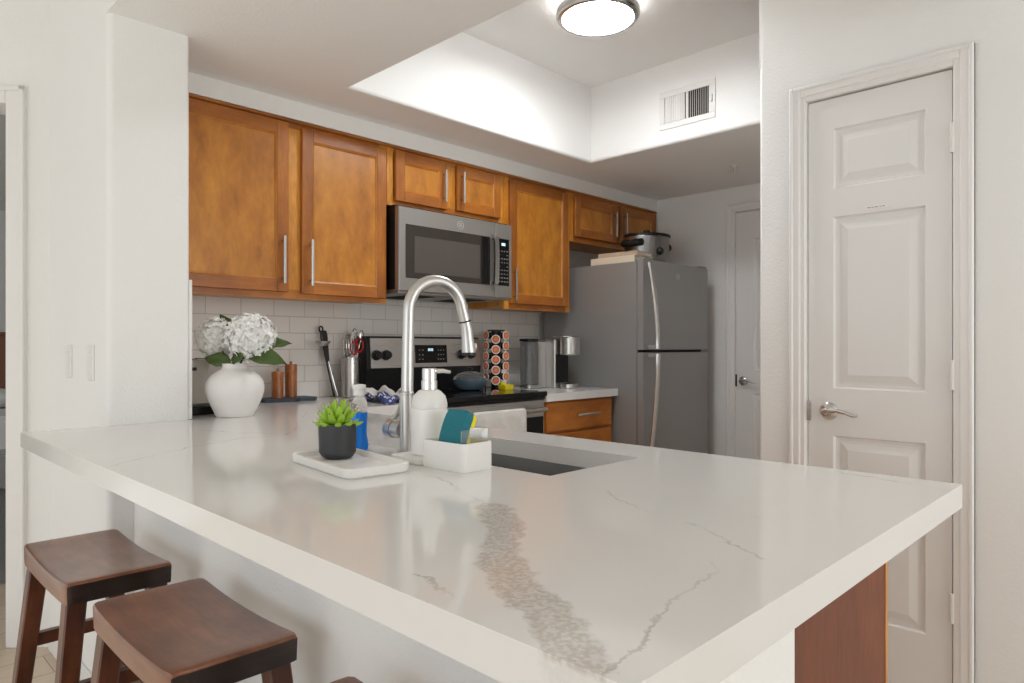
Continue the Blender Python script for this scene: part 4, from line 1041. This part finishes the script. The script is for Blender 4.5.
# ------------------------------------------------------------------ TOASTER behind the vase
to = thing('toaster', 'cream countertop appliance with a black base behind the white vase', 'toaster', (1.02, 2.67, CZ))
MB().rbox(.915, 1.125, 2.53, 2.83, CZ + .0005, CZ + .028, r=.02).build('base', M['black'], to)
MB().rbox(.918, 1.120, 2.55, 2.81, CZ + .029, CZ + .200, r=.035, top=.012).build('shell', M['offwhite'], to)
mb = MB().box(.965, .985, 2.59, 2.77, CZ + .1995, CZ + .2025).box(1.045, 1.065, 2.59, 2.77, CZ + .1995, CZ + .2025); mb.build('slot', M['black'], to, smooth=False)
MB().box(.945, .965, 2.540, 2.5495, CZ + .160, CZ + .172, .002).build('lever', M['slate_dark'], to)

# ------------------------------------------------------------------ SLATE BOARD, MILLS
mb = MB(); poly = [(1.375, 2.86), (1.50, 2.825), (1.535, 2.85), (1.60, 2.835), (1.625, 2.86), (1.62, 2.955), (1.58, 2.975), (1.50, 2.96), (1.40, 2.975), (1.37, 2.94)]
mb.prism(poly, CZ + .0005, CZ + .016)
tag(mb.build('serving_board', M['slate_stone'], smooth=False), 'dark blue grey slate board under the two wooden mills', 'board')
def mill(label, x, y, h, r_):
    t = thing('pepper_mill', label, 'mill', (x, y, CZ + .016), 'wooden mills on the slate board')
    MB().lathe([(r_, 0), (r_, .004), (r_ * .97, .006), (r_ * .97, h * .78), (r_, h * .79)], (x, y, CZ + .0165), 28).build('body', M['millwood'], t)
    MB().lathe([(r_ * .98, h * .795), (r_, h * .80), (r_, h * .97), (r_ * .92, h), (.006, h), (.006, h + .010), (.004, h + .013)], (x, y, CZ + .0165), 28).build('top', M['millwood'], t)
mill('shorter wooden mill on the slate board, half under the hydrangea leaf', 1.455, 2.905, .118, .026)
mill('taller wooden mill on the slate board, nearer the utensil crock', 1.525, 2.915, .150, .027)

# ------------------------------------------------------------------ CROCK AND UTENSILS
kx, ky = 1.836, 2.915
ck = MB().lathe([(.040, 0), (.043, .003), (.043, .186), (.0445, .188), (.0445, .192), (.042, .192), (.041, .188), (.040, .01), (.002, .008)], (kx, ky, CZ + .0005), 40).build('utensil_crock', M['steel'])
tag(ck, 'brushed steel cylinder crock full of utensils left of the range', 'crock')
# scissors with red loops
sci = thing('scissors', 'kitchen scissors with open red handle loops standing in the steel crock', 'scissors', (kx + .01, ky, CZ + .01))
for s in (-1, 1):
    mb = MB(); c = Vector((kx + .030 + s * .014, ky - .012, 1.155 + (.012 if s > 0 else 0)))
    mb.tube([tuple(c + Vector((.68, -.7, 0)) * (.019 * math.cos(2 * PI * k / 16)) + Vector((.0, 0, .032 * math.sin(2 * PI * k / 16)))) for k in range(17)], .0042, 8, cap=False); mb.build('loop', M['red'], sci)
MB().bar((kx + .024, ky - .010, 1.13), (kx + .006, ky, CZ + .02), .010, .002).bar((kx + .034, ky - .010, 1.13), (kx + .010, ky, CZ + .02), .010, .002).build('blades', M['chrome'], sci, smooth=False)
wh = thing('whisk', 'thin wire whisk standing in the crock behind the scissors', 'whisk', (kx, ky + .01, CZ + .01))
mb = MB()
for k in range(5):
    a = PI * k / 5; d = Vector((math.cos(a), math.sin(a), 0)); b = Vector((kx - .006, ky + .012, 1.11))
    mb.tube([tuple(b + d * (.024 * math.sin(t)) * (1 if True else 1) + Vector((0, 0, .11 * (1 - math.cos(t / 1)) / 2 * 1))) for t in [2 * PI * j / 2 / 10 for j in range(11)]], .0012, 6)
    mb.tube([tuple(b - d * (.024 * math.sin(t)) + Vector((0, 0, .11 * (1 - math.cos(t)) / 2))) for t in [PI * j / 10 for j in range(11)]], .0012, 6)
mb.build('wires', M['chrome'], wh); MB().tube([(kx - .006, ky + .012, 1.11), (kx - .004, ky + .008, CZ + .02)], .006, 10).build('handle', M['nickel'], wh)
pz = thing('serving_spoon', 'steel spoon with its bowl up at the right rim of the crock', 'spoon', (kx + .03, ky, CZ + .01))
MB().sphere((kx + .068, ky + .006, 1.215), .018, 14, 1.55, .9, .35).build('bowl', M['nickel'], pz)
MB().tube([(kx + .064, ky + .006, 1.19), (kx + .040, ky + .012, 1.10), (kx + .026, ky + .012, CZ + .02)], .0035, 8).build('handle', M['nickel'], pz)
tg = thing('tongs', 'folded steel tongs rising highest from the crock', 'tongs', (kx + .02, ky + .01, CZ + .01))
for s in (-1, 1): MB().bar((kx + .010 + s * .005, ky + .02, CZ + .02), (kx + .040 + s * .010, ky + .022, 1.235), .014, .0015).build('arm', M['chrome'], tg, smooth=False)
MB().tube([(kx + .028, ky + .022, 1.238), (kx + .038, ky + .022, 1.252), (kx + .052, ky + .022, 1.240)], .002, 8).build('hinge_ring', M['black'], tg)
# two long tools leaning on the tile left of the crock
ld = thing('ladle', 'dark ladle leaning on the tile wall, left of the steel crock', 'ladle', (1.73, 2.95, CZ))
mb = MB(); mb.lathe([(.002, -.020), (.020, -.016), (.033, -.002), (.036, .006), (.034, .006), (.030, -.001), (.018, -.013), (.002, -.016)], (1.690, 2.925, 1.182), 24, 1.1, 1.1); mb.build('bowl', M['steel'], ld)
MB().tube([(1.765, 2.945, CZ + .006), (1.742, 2.960, 1.05), (1.722, 2.965, 1.15), (1.708, 2.968, 1.205), (1.712, 2.975, 1.235)], .0042, 10).tube([(1.712, 2.945, 1.186), (1.726, 2.962, 1.15)], .004, 8).build('handle', M['slate_dark'], ld)
mb = MB(); mb.tube([(1.712 + .010 * math.cos(a), 2.975, 1.246 + .013 * math.sin(a)) for a in [2 * PI * k / 12 for k in range(13)]], .004, 8, cap=False); mb.build('hanging_loop', M['black'], ld)
spa = thing('spatula', 'long grey spatula leaning on the tile beside the ladle', 'spatula', (1.78, 2.95, CZ))
mb = MB(); mb.loft([[(x + s * w, y + q_, z) for s, q_ in ((-1, -.002), (1, -.002), (1, .002), (-1, .002))] for x, y, z, w in ((1.735, 2.985, 1.24, .010), (1.737, 2.982, 1.22, .013), (1.742, 2.975, 1.12, .013), (1.748, 2.968, 1.085, .006))], True, True); mb.build('blade', M['slate_dark'], spa)
MB().tube([(1.748, 2.968, 1.09), (1.765, 2.955, 1.0), (1.785, 2.945, CZ + .006)], [.004, .006, .007], 10).build('handle', M['steel'], spa)

# crumpled towel on the counter by the range
def crumple(name, cx, cy, cz, rx, ry, h, seed, mats, blue):
    mb = MB(); n = 34; rn = random.Random(seed); ph = [rn.uniform(0, 6) for _ in range(8)]
    V = []
    for i in range(n + 1):
        row = []
        for j in range(n + 1):
            u = i / n * 2 - 1; v = j / n * 2 - 1
            w = 1 + .10 * math.sin(5 * math.atan2(v, u) + ph[0])
            e = max(0, 1 - (abs(u) ** 3 + abs(v) ** 3) * .75)
            z = h * e ** .6 * (.55 + .25 * math.sin(u * 5 + v * 3 + ph[1]) + .2 * math.sin(v * 8 - u * 4 + ph[2]) + .12 * math.sin(u * 13 + ph[3]) + .08 * math.sin(v * 17 + u * 6 + ph[4]))
            row.append(mb.bm.verts.new((cx + u * rx * w, cy + v * ry * w, cz + max(.003, z + .004))))
        V.append(row)
    for i in range(n):
        for j in range(n):
            f = mb.bm.faces.new((V[i][j], V[i + 1][j], V[i + 1][j + 1], V[i][j + 1]))
            u = i / n * 2 - 1; v = j / n * 2 - 1
            if blue(u, v): f.material_index = 1
    o = mb.build(name, mats); so = o.modifiers.new('t', 'SOLIDIFY'); so.thickness = .0025; so.offset = -1
    return o
tc_ = crumple('dish_towel', 1.795, 2.58, CZ, .085, .17, .062, 4, [M['towel'], M['towelblue']], lambda u, v: u < -.35 and v < .35 and math.sin(u * 31 + v * 9) + math.sin(v * 37) > -.6)
tag(tc_, 'crumpled white towel with a blue print lying on the counter left of the range', 'towel')

# ------------------------------------------------------------------ ON THE RANGE
pn = thing('saucepan', 'blue grey round pan with a glass lid on the back burner', 'pan', (2.46, 2.72, .931))
qx, qy = 2.445, 2.715
MB().lathe([(.050, 0), (.068, .006), (.088, .030), (.094, .052), (.094, .056), (.090, .056), (.084, .032), (.05, .010), (.002, .008)], (qx, qy, .9312), 40).build('body', M['enamel'], pn)
MB().lathe([(.092, .0565), (.088, .068), (.066, .086), (.03, .096), (.002, .097)], (qx, qy, .9312), 40).build('lid', M['glass'], pn)
MB().lathe([(.006, .0975), (.006, .106), (.016, .110), (.014, .118), (.002, .119)], (qx, qy, .9312), 18).build('knob', M['black'], pn)
mb = MB(); mb.tube([(qx + .090, qy - .01, .985), (qx + .115, qy - .012, .992), (qx + .125, qy, .994), (qx + .115, qy + .012, .992), (qx + .090, qy + .01, .985)], .005, 8); mb.build('handle', M['black'], pn)
sr = thing('spoon_rest', 'small bright yellow dish at the right edge of the cooktop', 'dish', (2.62, 2.62, .931))
mb = MB(); cx_, cy_ = 2.605, 2.605
mb.loft([rrect(cx_ - .030, cx_ + .030, cy_ - .028, cy_ + .028, .008, .9312), rrect(cx_ - .036, cx_ + .036, cy_ - .033, cy_ + .033, .010, .956), rrect(cx_ - .033, cx_ + .033, cy_ - .030, cy_ + .030, .009, .956), rrect(cx_ - .028, cx_ + .028, cy_ - .026, cy_ + .026, .008, .938)], True, True); mb.build('dish', M['yellow'], sr)
MB().box(cx_ - .014, cx_ + .014, cy_ + .012, cy_ + .030, .9565, .968, .003).build('rim_tab', M['yellow'], sr)

# ------------------------------------------------------------------ POD CAROUSEL
pcx, pcy = 2.765, 2.845
car = thing('pod_carousel', 'black revolving rack of coffee pods standing right of the range', 'pod rack', (pcx, pcy, CZ))
MB().lathe([(.085, 0), (.088, .003), (.088, .010), (.02, .014)], (pcx, pcy, CZ + .0005), 36).build('base', M['black'], car)
MB().tube([(pcx, pcy, CZ + .014), (pcx, pcy, CZ + .335)], .030, 16).build('core', M['black'], car)
MB().lathe([(.040, 0), (.052, .003), (.052, .008), (.01, .010)], (pcx, pcy, CZ + .335), 32).build('top', M['black'], car)
base_az = math.atan2(-pcy, -pcx) - R(2)
mb = MB()
for k in range(8):
    a = base_az + R(22.5) + k * PI / 4
    p = Vector((pcx + .068 * math.cos(a), pcy + .068 * math.sin(a), 0)); mb.tube([(p.x, p.y, CZ + .012), (p.x, p.y, CZ + .33), (pcx + .035 * math.cos(a), pcy + .035 * math.sin(a), CZ + .337)], .0022, 6)
mb.build('wire_frame', M['black'], car)
pod0 = thing('coffee_pod', '', 'coffee pod', (0, 0, 0), 'coffee pods in the carousel')
qm = Matrix.Rotation(R(90), 4, 'Y')
MB().lathe([(.016, -.036), (.018, -.034), (.0215, -.004), (.0225, -.001)], seg=24, mtx=qm).build('cup', M['black'], pod0)
MB().lathe([(.0225, -.0008), (.0255, 0), (.0258, .0012), (.0250, .002)], seg=24, mtx=qm).build('rim', M['podwhite'], pod0)
MB().lathe([(.0205, .0021), (.0200, .0026), (.002, .0030)], seg=24, mtx=qm, cap0=True).build('foil_lid', M['copper'], pod0)
MB().lathe([(.011, .0031), (.0105, .0034)], seg=16, mtx=qm).build('lid_print', mat('pod_print', rgb(236, 150, 110), .5, vary=.5, vscale=150), pod0)
rows = ('topmost', 'second from the top', 'in the middle row', 'second from the bottom', 'lowest')
cols = (('left column', 1, 4), ('centre column', 0, 0), ('right column', -1, 4))
first = True
for cn, s, up in cols:
    az = base_az - s * PI / 4
    for r_i, rn_ in enumerate(rows):
        z = CZ + .300 - r_i * .0585 + (.022 if s else 0) - .012
        loc = (pcx + .080 * math.cos(az), pcy + .080 * math.sin(az), z)
        lab = 'copper lidded coffee pod, %s of the carousel\'s %s' % (rn_, cn)
        if first: pod0.location = loc; pod0.rotation_euler = (0, 0, az); pod0['label'] = lab; first = False
        else: dup(pod0, loc, az, lab)
# white canister behind
cn_ = thing('canister', 'slim white canister with a dark lid between the pod rack and coffee maker', 'canister', (2.87, 2.93, CZ))
MB().rbox(2.862, 2.925, 2.90, 2.96, CZ + .0005, CZ + .110, r=.012).build('body', M['whiteplastic'], cn_)
MB().rbox(2.862, 2.925, 2.90, 2.96, CZ + .1105, CZ + .132, r=.012).build('lid', M['tankglass'], cn_)

# ------------------------------------------------------------------ COFFEE MAKER
cm = thing('coffee_maker', 'silver single serve coffee maker with clear water tank by the refrigerator', 'coffee maker', (3.08, 2.74, CZ))
B0 = CZ + .0005
MB().rbox(2.910, 2.997, 2.720, 2.802, B0 + .022, B0 + .275, r=.018, top=.004).build('water_tank', M['tankglass'], cm)
MB().rbox(2.906, 3.000, 2.716, 2.806, B0, B0 + .021, r=.02).build('tank_base', M['steel'], cm)
MB().rbox(2.906, 3.000, 2.716, 2.806, B0 + .276, B0 + .292, r=.02).build('tank_lid', M['black'], cm)
MB().rbox(3.070, 3.190, 2.660, 2.790, B0, B0 + .288, r=.012).build('body', M['steel_v'], cm)
MB().box(3.001, 3.069, 2.730, 2.780, B0 + .002, B0 + .275, .003).build('tank_bridge', M['steel_v'], cm)
MB().box(3.076, 3.186, 2.655, 2.6595, B0 + .03, B0 + .20, .001).build('cup_recess', M['black'], cm)
MB().rbox(3.072, 3.188, 2.535, 2.6545, B0 + .196, B0 + .300, r=.055, seg=8, top=.006).build('brew_head', M['steel'], cm)
MB().rbox(3.066, 3.194, 2.560, 2.70, B0 + .301, B0 + .309, r=.05, seg=8, top=.002).build('lift_handle', M['nickel'], cm)
MB().rbox(3.078, 3.182, 2.550, 2.6545, B0, B0 + .026, r=.050, seg=8, top=.003).build('drip_tray', M['steel'], cm)
MB().rbox(3.088, 3.172, 2.560, 2.645, B0 + .0265, B0 + .028, r=.04, seg=8, top=0).build('drip_grate', M['black'], cm)
